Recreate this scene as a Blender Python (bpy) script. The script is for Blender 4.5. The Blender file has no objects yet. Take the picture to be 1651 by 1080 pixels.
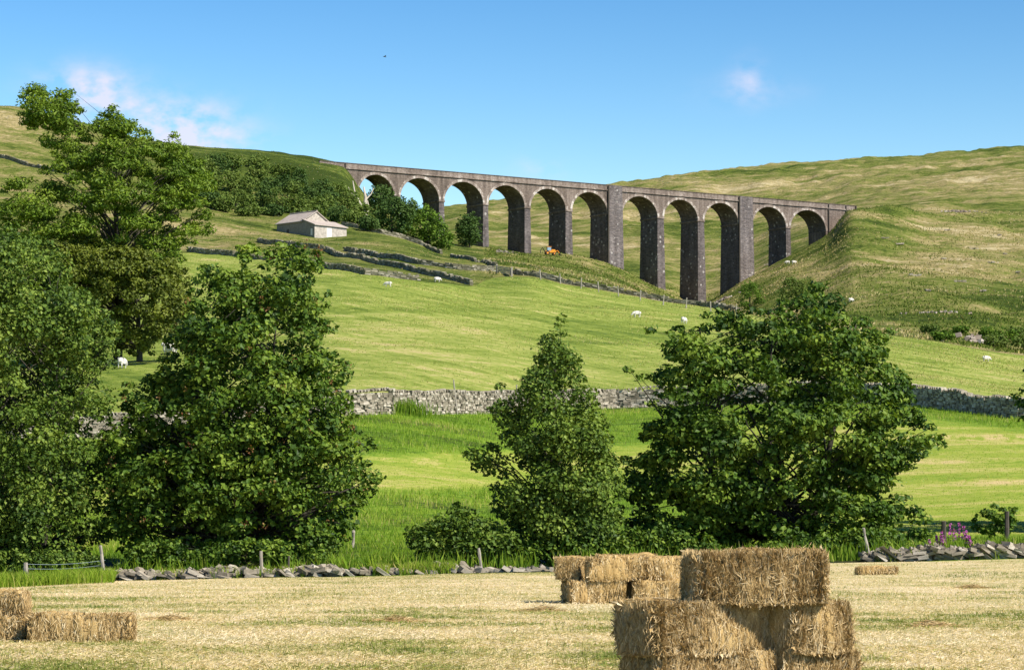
import bpy, math
import numpy as np
from mathutils import Vector, Matrix

# ------------------------------------------------------------------ camera, sky, sun
SC = bpy.context.scene
COL = SC.collection
F, CX, CY, HY = 4500.0, 825.5, 540.0, 880.0        # focal length and centre in photo pixels, horizon row
EYE = 1.1
TILT = math.atan((HY - CY) / F)
cam_d = bpy.data.cameras.new('camera')
cam = bpy.data.objects.new('camera', cam_d)
COL.objects.link(cam)
cam.location = (0, 0, EYE)
cam.rotation_euler = (math.pi / 2 + TILT, 0, 0)
cam_d.sensor_width = 36.0
cam_d.lens = 36.0 * F / 1651.0
cam_d.clip_start = 0.5
cam_d.clip_end = 20000.0
SC.camera = cam

SUN_EL, SUN_AZ = math.radians(45), math.radians(56)  # azimuth: measured to the right from straight behind the camera
S_DIR = Vector((math.sin(SUN_AZ) * math.cos(SUN_EL), -math.cos(SUN_AZ) * math.cos(SUN_EL), math.sin(SUN_EL)))
sun_d = bpy.data.lights.new('sun', 'SUN')
sun_d.energy = 5.0
sun_d.angle = math.radians(0.5)
sun_d.color = (1.0, 0.94, 0.83)
sun = bpy.data.objects.new('sun', sun_d)
COL.objects.link(sun)
sun.location = S_DIR * 300
sun.rotation_euler = S_DIR.to_track_quat('Z', 'Y').to_euler()

SC.view_settings.view_transform = 'Standard'
SC.view_settings.look = 'None'
SC.view_settings.exposure = 0.55
SC.view_settings.gamma = 1.0
SC.cycles.max_bounces = 6
SC.cycles.diffuse_bounces = 1
SC.cycles.transparent_max_bounces = 4

W = bpy.data.worlds.new('World')
SC.world = W
W.use_nodes = True
nt = W.node_tree
nt.nodes.clear()
wo = nt.nodes.new('ShaderNodeOutputWorld')
bg = nt.nodes.new('ShaderNodeBackground')
sky = nt.nodes.new('ShaderNodeTexSky')
sky.sky_type = 'NISHITA'
sky.sun_disc = False
sky.sun_elevation = SUN_EL
sky.sun_rotation = math.pi - SUN_AZ
sky.altitude = 300
sky.air_density = 1.0
sky.dust_density = 0.25
sky.ozone_density = 3.0
hsv = nt.nodes.new('ShaderNodeHueSaturation')
hsv.inputs['Saturation'].default_value = 1.3      # clear northern summer sky
hsv.inputs['Value'].default_value = 1.0
nt.links.new(sky.outputs[0], hsv.inputs['Color'])
bg.inputs['Strength'].default_value = 0.1
# a few thin fair-weather clouds, fixed to directions of the sky
tc = nt.nodes.new('ShaderNodeTexCoord')
def wmath(op, a, b=None, c=None):
    n = nt.nodes.new('ShaderNodeMath'); n.operation = op
    for i, v in enumerate((a, b, c)):
        if v is None: continue
        if isinstance(v, (int, float)): n.inputs[i].default_value = v
        else: nt.links.new(v, n.inputs[i])
    return n.outputs[0]
sepw = nt.nodes.new('ShaderNodeSeparateXYZ')
nt.links.new(tc.outputs['Generated'], sepw.inputs[0])
mpw = nt.nodes.new('ShaderNodeMapping')
mpw.inputs['Scale'].default_value = (60, 60, 95)
nt.links.new(tc.outputs['Generated'], mpw.inputs[0])
nzw = nt.nodes.new('ShaderNodeTexNoise')
nzw.inputs['Scale'].default_value = 1.0
nzw.inputs['Detail'].default_value = 4.6
nzw.inputs['Roughness'].default_value = 0.55
nt.links.new(mpw.outputs[0], nzw.inputs['Vector'])
def sky_xz(px, py):
    a = (px - CX) / F
    e = TILT + math.atan((CY - py) / F)
    v = Vector((a, 1.0, math.tan(e))).normalized()
    return v.x, v.z
tot = None
for (px, py, rx, ry, amp) in ((140, 152, 62, 32, 1.0), (275, 197, 80, 30, 1.05), (335, 228, 70, 22, 0.6), (870, 272, 40, 18, 0.2),
                              (1208, 130, 24, 28, 0.34), (1215, 150, 70, 20, 0.16)):
    x0, z0 = sky_xz(px, py)
    dx = wmath('MULTIPLY', wmath('SUBTRACT', sepw.outputs[0], x0), F / rx)
    dz = wmath('MULTIPLY', wmath('SUBTRACT', sepw.outputs[2], z0), F / ry)
    r2 = wmath('ADD', wmath('MULTIPLY', dx, dx), wmath('MULTIPLY', dz, dz))
    g = wmath('MULTIPLY', wmath('EXPONENT', wmath('MULTIPLY', r2, -0.8)), amp)
    g = wmath('MULTIPLY', g, wmath('GREATER_THAN', sepw.outputs[1], 0.0))
    tot = g if tot is None else wmath('ADD', tot, g)
den = wmath('MULTIPLY', tot, wmath('MULTIPLY_ADD', nzw.outputs[0], 6.5, -2.45))
den.node.use_clamp = True
mxw = nt.nodes.new('ShaderNodeMix'); mxw.data_type = 'RGBA'
nt.links.new(wmath('MULTIPLY', den, 0.8), mxw.inputs[0])
gam = nt.nodes.new('ShaderNodeGamma'); gam.inputs[1].default_value = 1.85
cap = nt.nodes.new('ShaderNodeVectorMath'); cap.operation = 'MINIMUM'; cap.inputs[1].default_value = (2.7, 4.9, 8.0)   # tames the glow round the sun
nt.links.new(hsv.outputs[0], cap.inputs[0]); nt.links.new(cap.outputs[0], gam.inputs[0])
mulw = nt.nodes.new('ShaderNodeMix'); mulw.data_type = 'RGBA'; mulw.blend_type = 'MULTIPLY'; mulw.inputs[0].default_value = 1.0
nt.links.new(gam.outputs[0], mulw.inputs[6]); mulw.inputs[7].default_value = (0.80, 0.405, 0.25, 1)
nt.links.new(mulw.outputs[2], mxw.inputs[6])
mxw.inputs[7].default_value = (6.0, 5.8, 7.0, 1)
nt.links.new(mxw.outputs[2], bg.inputs['Color'])
nt.links.new(bg.outputs[0], wo.inputs[0])

# ------------------------------------------------------------------ helpers
def at(px, py, d):
    """point of the world at depth d (metres along Y) seen at photo pixel px, py"""
    u, v = px - CX, CY - py
    x, y, z = u, F * math.cos(TILT) - v * math.sin(TILT), F * math.sin(TILT) + v * math.cos(TILT)
    return np.array([x * d / y, d, EYE + z * d / y])
def tan_y(py):
    return np.tan(TILT + np.arctan((CY - np.asarray(py, float)) / F))

def _h(ix, iy, seed):
    n = (ix.astype(np.int64) * 374761393 + iy.astype(np.int64) * 668265263 + seed * 1274126177) & 0xFFFFFFFF
    n = ((n ^ (n >> 13)) * 1274126177) & 0xFFFFFFFF
    return ((n ^ (n >> 16)) & 0xFFFF) / 65535.0
def vnoise(x, y, seed=0):
    x = np.asarray(x, float); y = np.asarray(y, float)
    ix, iy = np.floor(x), np.floor(y)
    fx, fy = x - ix, y - iy
    fx = fx * fx * (3 - 2 * fx); fy = fy * fy * (3 - 2 * fy)
    a, b = _h(ix, iy, seed), _h(ix + 1, iy, seed)
    c, d = _h(ix, iy + 1, seed), _h(ix + 1, iy + 1, seed)
    return (a + (b - a) * fx) * (1 - fy) + (c + (d - c) * fx) * fy
def fbm(x, y, seed=0, oct=4):
    s, a, t = 0.0, 0.5, 0.0
    for k in range(oct):
        s = s + a * vnoise(x * 2 ** k, y * 2 ** k, seed + 17 * k); t += a; a *= 0.5
    return s / t

def pchip(x, y, xq):
    x = np.asarray(x, float); y = np.asarray(y, float); xq = np.clip(np.asarray(xq, float), x[0], x[-1])
    sh = (-1,) + (1,) * (y.ndim - 1)
    h = np.diff(x); dl = np.diff(y, axis=0) / h.reshape(sh)
    m = np.zeros_like(y)
    for i in range(1, len(x) - 1):
        w1, w2 = 2 * h[i] + h[i - 1], h[i] + 2 * h[i - 1]
        a, b = dl[i - 1], dl[i]
        with np.errstate(divide='ignore', invalid='ignore'):
            mm = (w1 + w2) / (w1 / a + w2 / b)
        m[i] = np.where(a * b > 0, mm, 0)
    m[0], m[-1] = dl[0], dl[-1]
    k = np.clip(np.searchsorted(x, xq) - 1, 0, len(x) - 2)
    t = ((xq - x[k]) / h[k]).reshape((-1,) + (1,) * (y.ndim - 1)); hk = h[k].reshape(t.shape)
    return ((1 + 2 * t) * (1 - t) ** 2 * y[k] + t * (1 - t) ** 2 * hk * m[k] + t * t * (3 - 2 * t) * y[k + 1] + t * t * (t - 1) * hk * m[k + 1])

class MB:
    """collects polygons; build() links them as ONE mesh object"""
    def __init__(s): s.v, s.f, s.t, s.m, s.n = [], [], [], [], 0
    def add(s, v, f, tint=0.5, mi=0):
        v = np.asarray(v, float).reshape(-1, 3); f = np.asarray(f, int)
        s.v.append(v); s.f.append(f + s.n); s.n += len(v)
        s.t.append(np.broadcast_to(np.asarray(tint, float), (len(f),))); s.m.append(np.full(len(f), mi, int))
        return s
    def build(s, name, mat, parent=None, smooth=False, loc=None, rotz=0.0):
        me = bpy.data.meshes.new(name)
        v = np.concatenate(s.v)
        cnt = np.concatenate([np.full(len(f), f.shape[1]) for f in s.f])
        lp = np.concatenate([f.ravel() for f in s.f])
        me.vertices.add(len(v)); me.vertices.foreach_set('co', v.astype(np.float32).ravel())
        me.loops.add(len(lp)); me.loops.foreach_set('vertex_index', lp.astype(np.int32))
        me.polygons.add(len(cnt))
        st = np.concatenate([[0], np.cumsum(cnt)[:-1]])
        me.polygons.foreach_set('loop_start', st.astype(np.int32))
        me.polygons.foreach_set('material_index', np.concatenate(s.m).astype(np.int32))
        me.polygons.foreach_set('use_smooth', np.full(len(cnt), smooth))
        me.update(calc_edges=True)
        a = me.attributes.new('tint', 'FLOAT', 'FACE')
        a.data.foreach_set('value', np.concatenate(s.t).astype(np.float32))
        for m in (mat if isinstance(mat, (list, tuple)) else [mat]): me.materials.append(m)
        o = bpy.data.objects.new(name, me); COL.objects.link(o)
        if parent is not None: o.parent = parent
        if loc is not None: o.location = loc
        o.rotation_euler.z = rotz
        return o

BOXF = np.array([[0, 3, 2, 1], [4, 5, 6, 7], [0, 1, 5, 4], [1, 2, 6, 5], [2, 3, 7, 6], [3, 0, 4, 7]])
BOXV = np.array([[-1, -1, -1], [1, -1, -1], [1, 1, -1], [-1, 1, -1], [-1, -1, 1], [1, -1, 1], [1, 1, 1], [-1, 1, 1]], float)
def box(mb, lo, hi, tint=0.5, mi=0):
    lo, hi = np.array(lo, float), np.array(hi, float)
    mb.add((lo + hi) / 2 + BOXV * (hi - lo) / 2, BOXF, tint, mi)
def hexa(mb, v8, tint=0.5, mi=0): mb.add(v8, BOXF, tint, mi)
def bbox(mb, lo, hi, bev, tint=0.5, mi=0):
    """box with chamfered edges"""
    lo, hi = np.array(lo, float), np.array(hi, float); c = (lo + hi) / 2; h = (hi - lo) / 2
    V, Fq, Ft, idx = [], [], [], {}
    for i, s in enumerate(BOXV):
        for ax in range(3):
            p = s * (h - bev); p[ax] = s[ax] * h[ax]
            idx[(i, ax)] = len(V); V.append(c + p)
    for f in BOXF:
        n = BOXV[f].mean(0); ax = int(np.argmax(np.abs(n)))
        Fq.append([idx[(i, ax)] for i in f])
    done = set()
    for f in BOXF:
        for k in range(4):
            i, j = f[k], f[(k + 1) % 4]
            if (min(i, j), max(i, j)) in done: continue
            done.add((min(i, j), max(i, j)))
            ax = [a for a in range(3) if BOXV[i][a] == BOXV[j][a]]
            Fq.append([idx[(i, ax[0])], idx[(j, ax[0])], idx[(j, ax[1])], idx[(i, ax[1])]])
    for i in range(8): Ft.append([idx[(i, 0)], idx[(i, 1)], idx[(i, 2)]])
    n0 = mb.n
    mb.add(V, Fq, tint, mi); mb.n = n0; mb.v[-1] = np.array(V)
    mb.n = n0 + len(V)
    mb.f.append(np.array(Ft) + n0); mb.t.append(np.full(len(Ft), float(np.mean(tint)))); mb.m.append(np.full(len(Ft), mi))
def tube(mb, pts, rad, n=6, tint=0.5, mi=0, cap=True):
    pts = np.asarray(pts, float); rad = np.broadcast_to(np.asarray(rad, float), (len(pts),))
    d = np.gradient(pts, axis=0); d /= np.linalg.norm(d, axis=1)[:, None] + 1e-9
    ref = np.array([0, 1.0, 0]) if abs(d[0][1]) < 0.9 else np.array([1.0, 0, 0])
    a = np.cross(d, ref); a /= np.linalg.norm(a, axis=1)[:, None] + 1e-9
    b = np.cross(d, a)
    th = np.arange(n) * 2 * np.pi / n
    V = pts[:, None] + rad[:, None, None] * (a[:, None] * np.cos(th)[None, :, None] + b[:, None] * np.sin(th)[None, :, None])
    m = len(pts)
    i, j = np.meshgrid(np.arange(m - 1), np.arange(n), indexing='ij')
    q = np.stack([i * n + j, i * n + (j + 1) % n, (i + 1) * n + (j + 1) % n, (i + 1) * n + j], -1).reshape(-1, 4)
    n0 = mb.n
    mb.add(V.reshape(-1, 3), q, tint, mi)
    if cap and n >= 3:
        for base in (0, (m - 1) * n):
            mb.f.append(np.array([[n0 + base + k for k in range(n)]])); mb.t.append(np.array([tint])); mb.m.append(np.array([mi]))

def tag(o, label=None, cat=None, group=None, kind=None):
    if label: o['label'] = label
    if cat: o['category'] = cat
    if group: o['group'] = group
    if kind: o['kind'] = kind
    return o
def empty(name, loc, label, cat, group=None, rotz=0.0):
    o = bpy.data.objects.new(name, None); COL.objects.link(o)
    o.empty_display_size = 0.3; o.location = loc; o.rotation_euler.z = rotz
    return tag(o, label, cat, group)

# ------------------------------------------------------------------ materials
def ramp_set(cr, stops):
    el = cr.color_ramp.elements
    while len(el) < len(stops): el.new(0.5)
    for e, (p, c) in zip(el, stops): e.position = p; e.color = (*c, 1)
def material(name, stops, wa=1.0, attr='tint', layers=(), rough=0.8, spec=0.3, transl=0.0, bump=None, coord='Object', extra=None):
    """colour = ramp(attr*wa + sum w*(noise-0.5)); layers: (weight, scale vec, rotz, detail)"""
    m = bpy.data.materials.new(name); m.use_nodes = True
    t = m.node_tree; N = t.nodes; L = t.links; N.clear()
    out = N.new('ShaderNodeOutputMaterial')
    tcn = N.new('ShaderNodeTexCoord')
    def mth(op, a, b):
        n = N.new('ShaderNodeMath'); n.operation = op
        for i, v in enumerate((a, b)):
            if isinstance(v, (int, float)): n.inputs[i].default_value = v
            else: L.new(v, n.inputs[i])
        return n.outputs[0]
    def noise(sc, rz, det, rough=0.55):
        mp = N.new('ShaderNodeMapping'); mp.vector_type = 'TEXTURE' if False else 'POINT'
        r = N.new('ShaderNodeVectorRotate'); r.rotation_type = 'Z_AXIS'; r.inputs['Angle'].default_value = rz
        L.new(tcn.outputs[coord], r.inputs['Vector'])
        mp.inputs['Scale'].default_value = sc
        L.new(r.outputs[0], mp.inputs[0])
        nz = N.new('ShaderNodeTexNoise'); nz.inputs['Scale'].default_value = 1; nz.inputs['Detail'].default_value = det
        nz.inputs['Roughness'].default_value = rough
        L.new(mp.outputs[0], nz.inputs['Vector'])
        return nz.outputs[0]
    if attr:
        a = N.new('ShaderNodeAttribute'); a.attribute_name = attr
        val = mth('MULTIPLY', a.outputs['Fac'], wa)
    else:
        val = mth('ADD', wa, 0.0)
    for (w, sc, rz, det) in layers:
        val = mth('ADD', val, mth('MULTIPLY', mth('SUBTRACT', noise(sc, rz, det), 0.5), w))
    cr = N.new('ShaderNodeValToRGB'); ramp_set(cr, stops)
    L.new(val, cr.inputs[0])
    colr = cr.outputs[0]
    if extra: colr = extra(N, L, tcn, colr, noise, mth)
    p = N.new('ShaderNodeBsdfPrincipled')
    L.new(colr, p.inputs['Base Color']); p.inputs['Roughness'].default_value = rough
    p.inputs['Specular IOR Level'].default_value = spec
    sh = p.outputs[0]
    if bump:
        bst, bsc, brz, bdet, bdist = bump
        bn = N.new('ShaderNodeBump'); bn.inputs['Strength'].default_value = bst; bn.inputs['Distance'].default_value = bdist
        L.new(noise(bsc, brz, bdet, 0.65), bn.inputs['Height']); L.new(bn.outputs[0], p.inputs['Normal'])
    if transl > 0:
        tr = N.new('ShaderNodeBsdfTranslucent')
        g = N.new('ShaderNodeMixRGB'); g.blend_type = 'MULTIPLY'; g.inputs[0].default_value = 1
        L.new(colr, g.inputs[1]); g.inputs[2].default_value = (1.25, 1.3, 0.5, 1)
        L.new(g.outputs[0], tr.inputs[0])
        mx = N.new('ShaderNodeMixShader'); mx.inputs[0].default_value = transl
        L.new(sh, mx.inputs[1]); L.new(tr.outputs[0], mx.inputs[2]); sh = mx.outputs[0]
    L.new(sh, out.inputs[0])
    return m

def cover_mix(attr2, stops2, w=1.0):
    """second ramp blended in by a painted ground-cover attribute"""
    def f(N, L, tcn, colr, noise, mth):
        a = N.new('ShaderNodeAttribute'); a.attribute_name = attr2
        cr = N.new('ShaderNodeValToRGB'); ramp_set(cr, stops2)
        L.new(noise((0.5, 0.5, 0.5), 0, 6), cr.inputs[0])
        mx = N.new('ShaderNodeMix'); mx.data_type = 'RGBA'
        v = mth('MULTIPLY', a.outputs['Fac'], w)
        L.new(v, mx.inputs[0]); L.new(colr, mx.inputs[6]); L.new(cr.outputs[0], mx.inputs[7])
        return mx.outputs[2]
    return f

M = {}
M['hay_field'] = material('stubble_ground', [(0.0, (0.13, 0.17, 0.03)), (0.32, (0.27, 0.27, 0.07)), (0.55, (0.57, 0.47, 0.23)), (0.8, (0.71, 0.565, 0.345)), (1, (0.79, 0.65, 0.44))],
    wa=0.56, attr=None, layers=((0.9, (0.10, 0.10, 0.3), 0.04, 6), (0.9, (0.7, 0.7, 1), 0.02, 6), (1.0, (9, 14, 9), 0.1, 5)), rough=0.9, spec=0.1, bump=(0.7, (25, 40, 30), 0.1, 6, 0.05))
M['stubble'] = material('cut_grass_stems', [(0.0, (0.13, 0.19, 0.03)), (0.3, (0.28, 0.29, 0.07)), (0.55, (0.63, 0.51, 0.245)), (0.8, (0.75, 0.59, 0.355)), (1, (0.81, 0.67, 0.46))], rough=0.7, spec=0.2, transl=0.2)
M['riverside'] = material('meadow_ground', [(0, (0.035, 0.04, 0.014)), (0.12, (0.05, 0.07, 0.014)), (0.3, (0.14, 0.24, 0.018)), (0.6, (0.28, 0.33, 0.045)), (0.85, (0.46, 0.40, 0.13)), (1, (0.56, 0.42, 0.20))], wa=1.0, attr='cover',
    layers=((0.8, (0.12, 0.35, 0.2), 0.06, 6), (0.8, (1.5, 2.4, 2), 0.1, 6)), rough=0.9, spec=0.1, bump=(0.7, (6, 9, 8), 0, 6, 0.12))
M['meadow_grass'] = material('long_grass', [(0, (0.10, 0.19, 0.012)), (0.4, (0.19, 0.31, 0.02)), (0.7, (0.30, 0.39, 0.035)), (0.9, (0.42, 0.42, 0.09)), (1, (0.55, 0.46, 0.17))], rough=0.7, spec=0.2, transl=0.35)
M['pasture'] = material('mown_pasture', [(0, (0.075, 0.125, 0.014)), (0.3, (0.155, 0.205, 0.028)), (0.55, (0.23, 0.28, 0.048)), (0.8, (0.35, 0.35, 0.095)), (1, (0.47, 0.38, 0.17))], wa=1.0, attr='cover',
    layers=((1.3, (0.55, 0.03, 0.03), -0.36, 7), (1.0, (0.045, 0.10, 0.05), -0.2, 7), (0.8, (0.5, 0.5, 0.5), -0.3, 6), (1.1, (2.2, 1.3, 2), 0, 4)), rough=0.9, spec=0.1, bump=(0.8, (1.2, 2.0, 1.5), -0.3, 6, 0.3))
M['hillside'] = material('rough_hill_grass', [(0, (0.045, 0.07, 0.012)), (0.25, (0.10, 0.135, 0.022)), (0.45, (0.17, 0.19, 0.042)), (0.65, (0.265, 0.235, 0.085)), (0.85, (0.38, 0.30, 0.135)), (1, (0.50, 0.42, 0.23))], wa=1.0, attr='cover',
    layers=((1.5, (0.011, 0.035, 0.04), 0.5, 8), (1.1, (0.05, 0.10, 0.09), 0.55, 8), (1.0, (0.16, 0.22, 0.2), 0.2, 7), (1.0, (0.8, 0.6, 0.8), 0, 4)), rough=0.95, spec=0.05, bump=(1.0, (0.25, 0.4, 0.3), 0.3, 7, 2.2))

M['pasture_tuft'] = material('pasture_stems', [(0, (0.08, 0.14, 0.014)), (0.4, (0.17, 0.23, 0.03)), (0.75, (0.36, 0.34, 0.09)), (1, (0.52, 0.43, 0.20))], rough=.85, spec=.05, transl=.2)
M['hill_tuft'] = material('hill_stems', [(0, (0.05, 0.085, 0.012)), (0.4, (0.12, 0.16, 0.025)), (0.75, (0.33, 0.27, 0.10)), (1, (0.50, 0.41, 0.21))], rough=.9, spec=.05, transl=.15)
def leaf_mat(name, c0, c1, c2, transl=0.2, spec=0.2, rough=0.55):
    return material(name, [(0, c0), (0.5, c1), (1, c2)], rough=rough, spec=spec, transl=transl)
M['sycamore'] = leaf_mat('sycamore_leaf', (0.024, 0.056, 0.007), (0.066, 0.128, 0.011), (0.19, 0.265, 0.03))
M['alder'] = leaf_mat('alder_leaf', (0.034, 0.070, 0.010), (0.088, 0.150, 0.017), (0.21, 0.28, 0.042))
M['ash'] = leaf_mat('ash_leaf', (0.065, 0.115, 0.010), (0.130, 0.205, 0.016), (0.22, 0.29, 0.03))
M['thorn'] = leaf_mat('hawthorn_leaf', (0.062, 0.082, 0.011), (0.11, 0.14, 0.016), (0.17, 0.195, 0.024))
M['far_leaf'] = leaf_mat('far_leaf', (0.045, 0.09, 0.012), (0.09, 0.165, 0.018), (0.15, 0.23, 0.025), transl=0.2, spec=0.1)
M['far_dark'] = leaf_mat('far_dark_leaf', (0.038, 0.075, 0.018), (0.062, 0.112, 0.024), (0.095, 0.15, 0.035), transl=0.15, spec=0.1)
M['far_olive'] = leaf_mat('scrub_leaf', (0.075, 0.12, 0.022), (0.12, 0.175, 0.03), (0.17, 0.22, 0.05), transl=0.2, spec=0.1)
M['seed'] = leaf_mat('reddish_seed_keys', (0.16, 0.06, 0.03), (0.26, 0.13, 0.05), (0.30, 0.22, 0.07))
M['bark'] = material('bark', [(0, (0.025, 0.022, 0.015)), (0.5, (0.055, 0.050, 0.036)), (1, (0.12, 0.11, 0.085))], wa=0.5, attr=None, layers=((1.2, (8, 8, 2), 0, 5),), rough=0.9, spec=0.1, bump=(0.6, (10, 10, 3), 0, 5, 0.03))
M['dead_wood'] = material('bleached_dead_wood', [(0, (0.30, 0.26, 0.20)), (0.5, (0.45, 0.40, 0.32)), (1, (0.58, 0.53, 0.45))], wa=0.5, attr=None, layers=((1.0, (1, 1, 0.3), 0, 4),), rough=0.9, spec=0.1)
M['stone'] = material('limestone_wall', [(0, (0.09, 0.078, 0.054)), (0.4, (0.24, 0.205, 0.148)), (0.75, (0.38, 0.33, 0.25)), (1, (0.58, 0.52, 0.42))], wa=0.9,
    layers=((0.5, (5, 5, 5), 0, 5), (0.35, (1.2, 1.2, 1.2), 0, 3)), rough=0.9, spec=0.15, bump=(0.5, (14, 14, 14), 0, 5, 0.03))
M['far_stone'] = material('hill_wall_stone', [(0, (0.10, 0.095, 0.055)), (0.4, (0.21, 0.19, 0.125)), (0.75, (0.33, 0.295, 0.215)), (1, (0.46, 0.42, 0.33))], wa=0.9,
    layers=((0.4, (1.5, 1.5, 1.5), 0, 4), (0.35, (0.2, 0.2, 0.2), 0, 3)), rough=0.95, spec=0.1)
M['straw'] = material('hay', [(0, (0.22, 0.135, 0.048)), (0.35, (0.45, 0.30, 0.125)), (0.65, (0.62, 0.445, 0.215)), (1, (0.80, 0.64, 0.39))], rough=0.8, spec=0.1, transl=0.04)
M['straw_core'] = material('packed_hay', [(0, (0.20, 0.115, 0.035)), (0.4, (0.42, 0.27, 0.10)), (0.7, (0.58, 0.41, 0.18)), (1, (0.70, 0.53, 0.28))], wa=0.5, attr=None,
    layers=((0.9, (60, 60, 9), 0, 5), (0.6, (9, 9, 4), 0, 4)), rough=0.9, spec=0.1, bump=(0.8, (70, 70, 12), 0, 5, 0.02))
M['post'] = material('weathered_timber', [(0, (0.16, 0.13, 0.10)), (0.5, (0.34, 0.30, 0.24)), (1, (0.50, 0.46, 0.39))], wa=0.5, attr=None, layers=((1.0, (14, 14, 2), 0, 5),), rough=0.9, spec=0.1)
M['dark_post'] = material('dark_timber', [(0, (0.05, 0.04, 0.03)), (1, (0.13, 0.11, 0.09))], wa=0.5, attr=None, layers=((1.0, (14, 14, 2), 0, 5),), rough=0.9, spec=0.1)
M['wire'] = material('galvanised_wire', [(0, (0.30, 0.36, 0.38)), (1, (0.42, 0.48, 0.50))], wa=0.5, attr=None, rough=0.5)
M['wool'] = material('sheep_wool', [(0, (0.50, 0.45, 0.37)), (1, (0.80, 0.76, 0.68))], wa=0.5, attr=None, layers=((1.0, (9, 9, 9), 0, 4),), rough=0.95, spec=0.05, bump=(0.6, (16, 16, 16), 0, 3, 0.04))

# ------------------------------------------------------------------ terrain
zB_px = [-2600, -600, 0, 150, 600, 735, 1000, 1300, 1450, 1560, 1651, 2400, 4300]
dB_v = [150, 150, 150, 152, 160, 168, 193, 190, 185, 178, 172, 165, 165]
yB_v = [730, 730, 712, 705, 668, 666, 658, 652, 653, 667, 676, 700, 700]
cols = {
 -2600: [(85, 950), (100, 905), (300, 560), (450, 450), (640, 330), (800, 220), (900, 160), (1200, 150), (2000, 220), (2800, 320)],
 -600: [(85, 950), (100, 905), (300, 555), (450, 435), (640, 290), (800, 165), (900, 120), (1200, 130), (2000, 210), (2800, 320)],
 0: [(85, 945), (100, 897), (300, 552), (450, 448), (640, 318), (760, 225), (830, 172), (1000, 188), (2000, 250), (2800, 330)],
 150: [(85, 938), (100, 895), (300, 548), (450, 442), (640, 328), (760, 245), (830, 208), (1000, 222), (2000, 275), (2800, 340)],
 300: [(85, 935), (100, 893), (300, 543), (480, 428), (560, 393), (680, 316), (790, 236), (880, 240), (1000, 250), (2000, 300), (2800, 350)],
 450: [(85, 932), (100, 890), (300, 535), (470, 427), (560, 396), (650, 358), (740, 298), (800, 250), (900, 258), (1200, 285), (2000, 345), (2800, 380)],
 550: [(85, 931), (100, 889), (300, 530), (450, 434), (540, 405), (650, 364), (750, 305), (806, 266), (840, 268), (900, 280), (1200, 310), (2000, 362), (2800, 385)],
 590: [(85, 930), (100, 888), (300, 530), (440, 440), (540, 407), (660, 365), (760, 335), (808, 318), (850, 318), (1000, 330), (1200, 345), (2000, 362), (2800, 385)],
 640: [(85, 929), (100, 888), (300, 531), (440, 446), (540, 410), (660, 376), (780, 355), (820, 352), (880, 354), (1100, 370), (1500, 370), (2000, 356), (2800, 385)],
 712: [(85, 926), (100, 887), (300, 534), (440, 455), (520, 425), (640, 405), (780, 388), (826, 385), (900, 390), (1100, 400), (1500, 365), (2000, 338), (2800, 370)],
 783: [(85, 925), (100, 887), (300, 539), (440, 465), (500, 436), (620, 416), (780, 401), (836, 398), (900, 402), (1100, 408), (1500, 360), (2000, 325), (2800, 360)],
 850: [(85, 924), (100, 886), (300, 545), (420, 475), (480, 446), (620, 424), (780, 410), (845, 407), (900, 412), (1100, 412), (1500, 355), (2000, 316), (2800, 350)],
 918: [(85, 923), (100, 886), (300, 552), (420, 484), (480, 459), (620, 438), (780, 420), (854, 413), (910, 422), (1100, 418), (1500, 348), (2000, 308), (2800, 340)],
 992: [(85, 922), (100, 885), (300, 557), (420, 492), (480, 472), (620, 460), (780, 442), (864, 434), (910, 444), (1100, 420), (1500, 340), (2000, 298), (2800, 335)],
 1067: [(85, 920), (100, 884), (300, 562), (420, 500), (475, 486), (600, 489), (780, 478), (875, 468), (920, 472), (1100, 425), (1500, 335), (2000, 286), (2800, 325)],
 1132: [(85, 918), (100, 882), (300, 566), (420, 505), (470, 494), (600, 503), (780, 498), (884, 490), (930, 488), (1100, 432), (1500, 330), (2000, 277), (2800, 315)],
 1203: [(85, 915), (100, 880), (300, 571), (420, 512), (465, 504), (600, 510), (780, 482), (895, 450), (940, 455), (1100, 420), (1500, 325), (2000, 269), (2800, 305)],
 1272: [(85, 912), (100, 878), (300, 578), (410, 522), (460, 520), (600, 500), (780, 452), (904, 416), (950, 420), (1100, 390), (1500, 318), (2000, 264), (2800, 300)],
 1335: [(85, 910), (100, 877), (300, 582), (405, 528), (450, 528), (560, 505), (760, 440), (913, 380), (960, 384), (1100, 366), (1500, 308), (2000, 260), (2800, 295)],
 1381: [(85, 909), (100, 876), (300, 586), (400, 534), (440, 533), (560, 498), (760, 420), (920, 336), (960, 343), (1100, 338), (1500, 298), (2000, 257), (2800, 290)],
 1500: [(85, 907), (100, 874), (300, 596), (390, 548), (430, 546), (560, 496), (760, 425), (920, 352), (980, 342), (1100, 325), (1500, 284), (2000, 250), (2800, 280)],
 1651: [(85, 903), (100, 870), (300, 615), (380, 571), (420, 569), (560, 508), (760, 432), (920, 360), (980, 345), (1100, 318), (1500, 268), (2000, 236), (2800, 262)],
 2400: [(85, 900), (100, 868), (300, 650), (380, 600), (420, 595), (560, 510), (760, 400), (920, 320), (980, 300), (1100, 270), (1500, 200), (2000, 170), (2800, 200)],
 4300: [(85, 900), (100, 868), (300, 650), (380, 600), (420, 595), (560, 510), (760, 400), (920, 320), (980, 300), (1100, 270), (1500, 200), (2000, 170), (2800, 200)]}
def dB(px): return pchip(zB_px, dB_v, np.atleast_1d(px))
D_AX = np.unique(np.concatenate([np.arange(1, 85, 2.0), np.arange(85, 200, 1.0), np.arange(200, 520, 2.0), np.arange(520, 1100, 3.0), np.geomspace(1100, 2800, 110)]))
_zc = []
_cp = sorted(cols)
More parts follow.
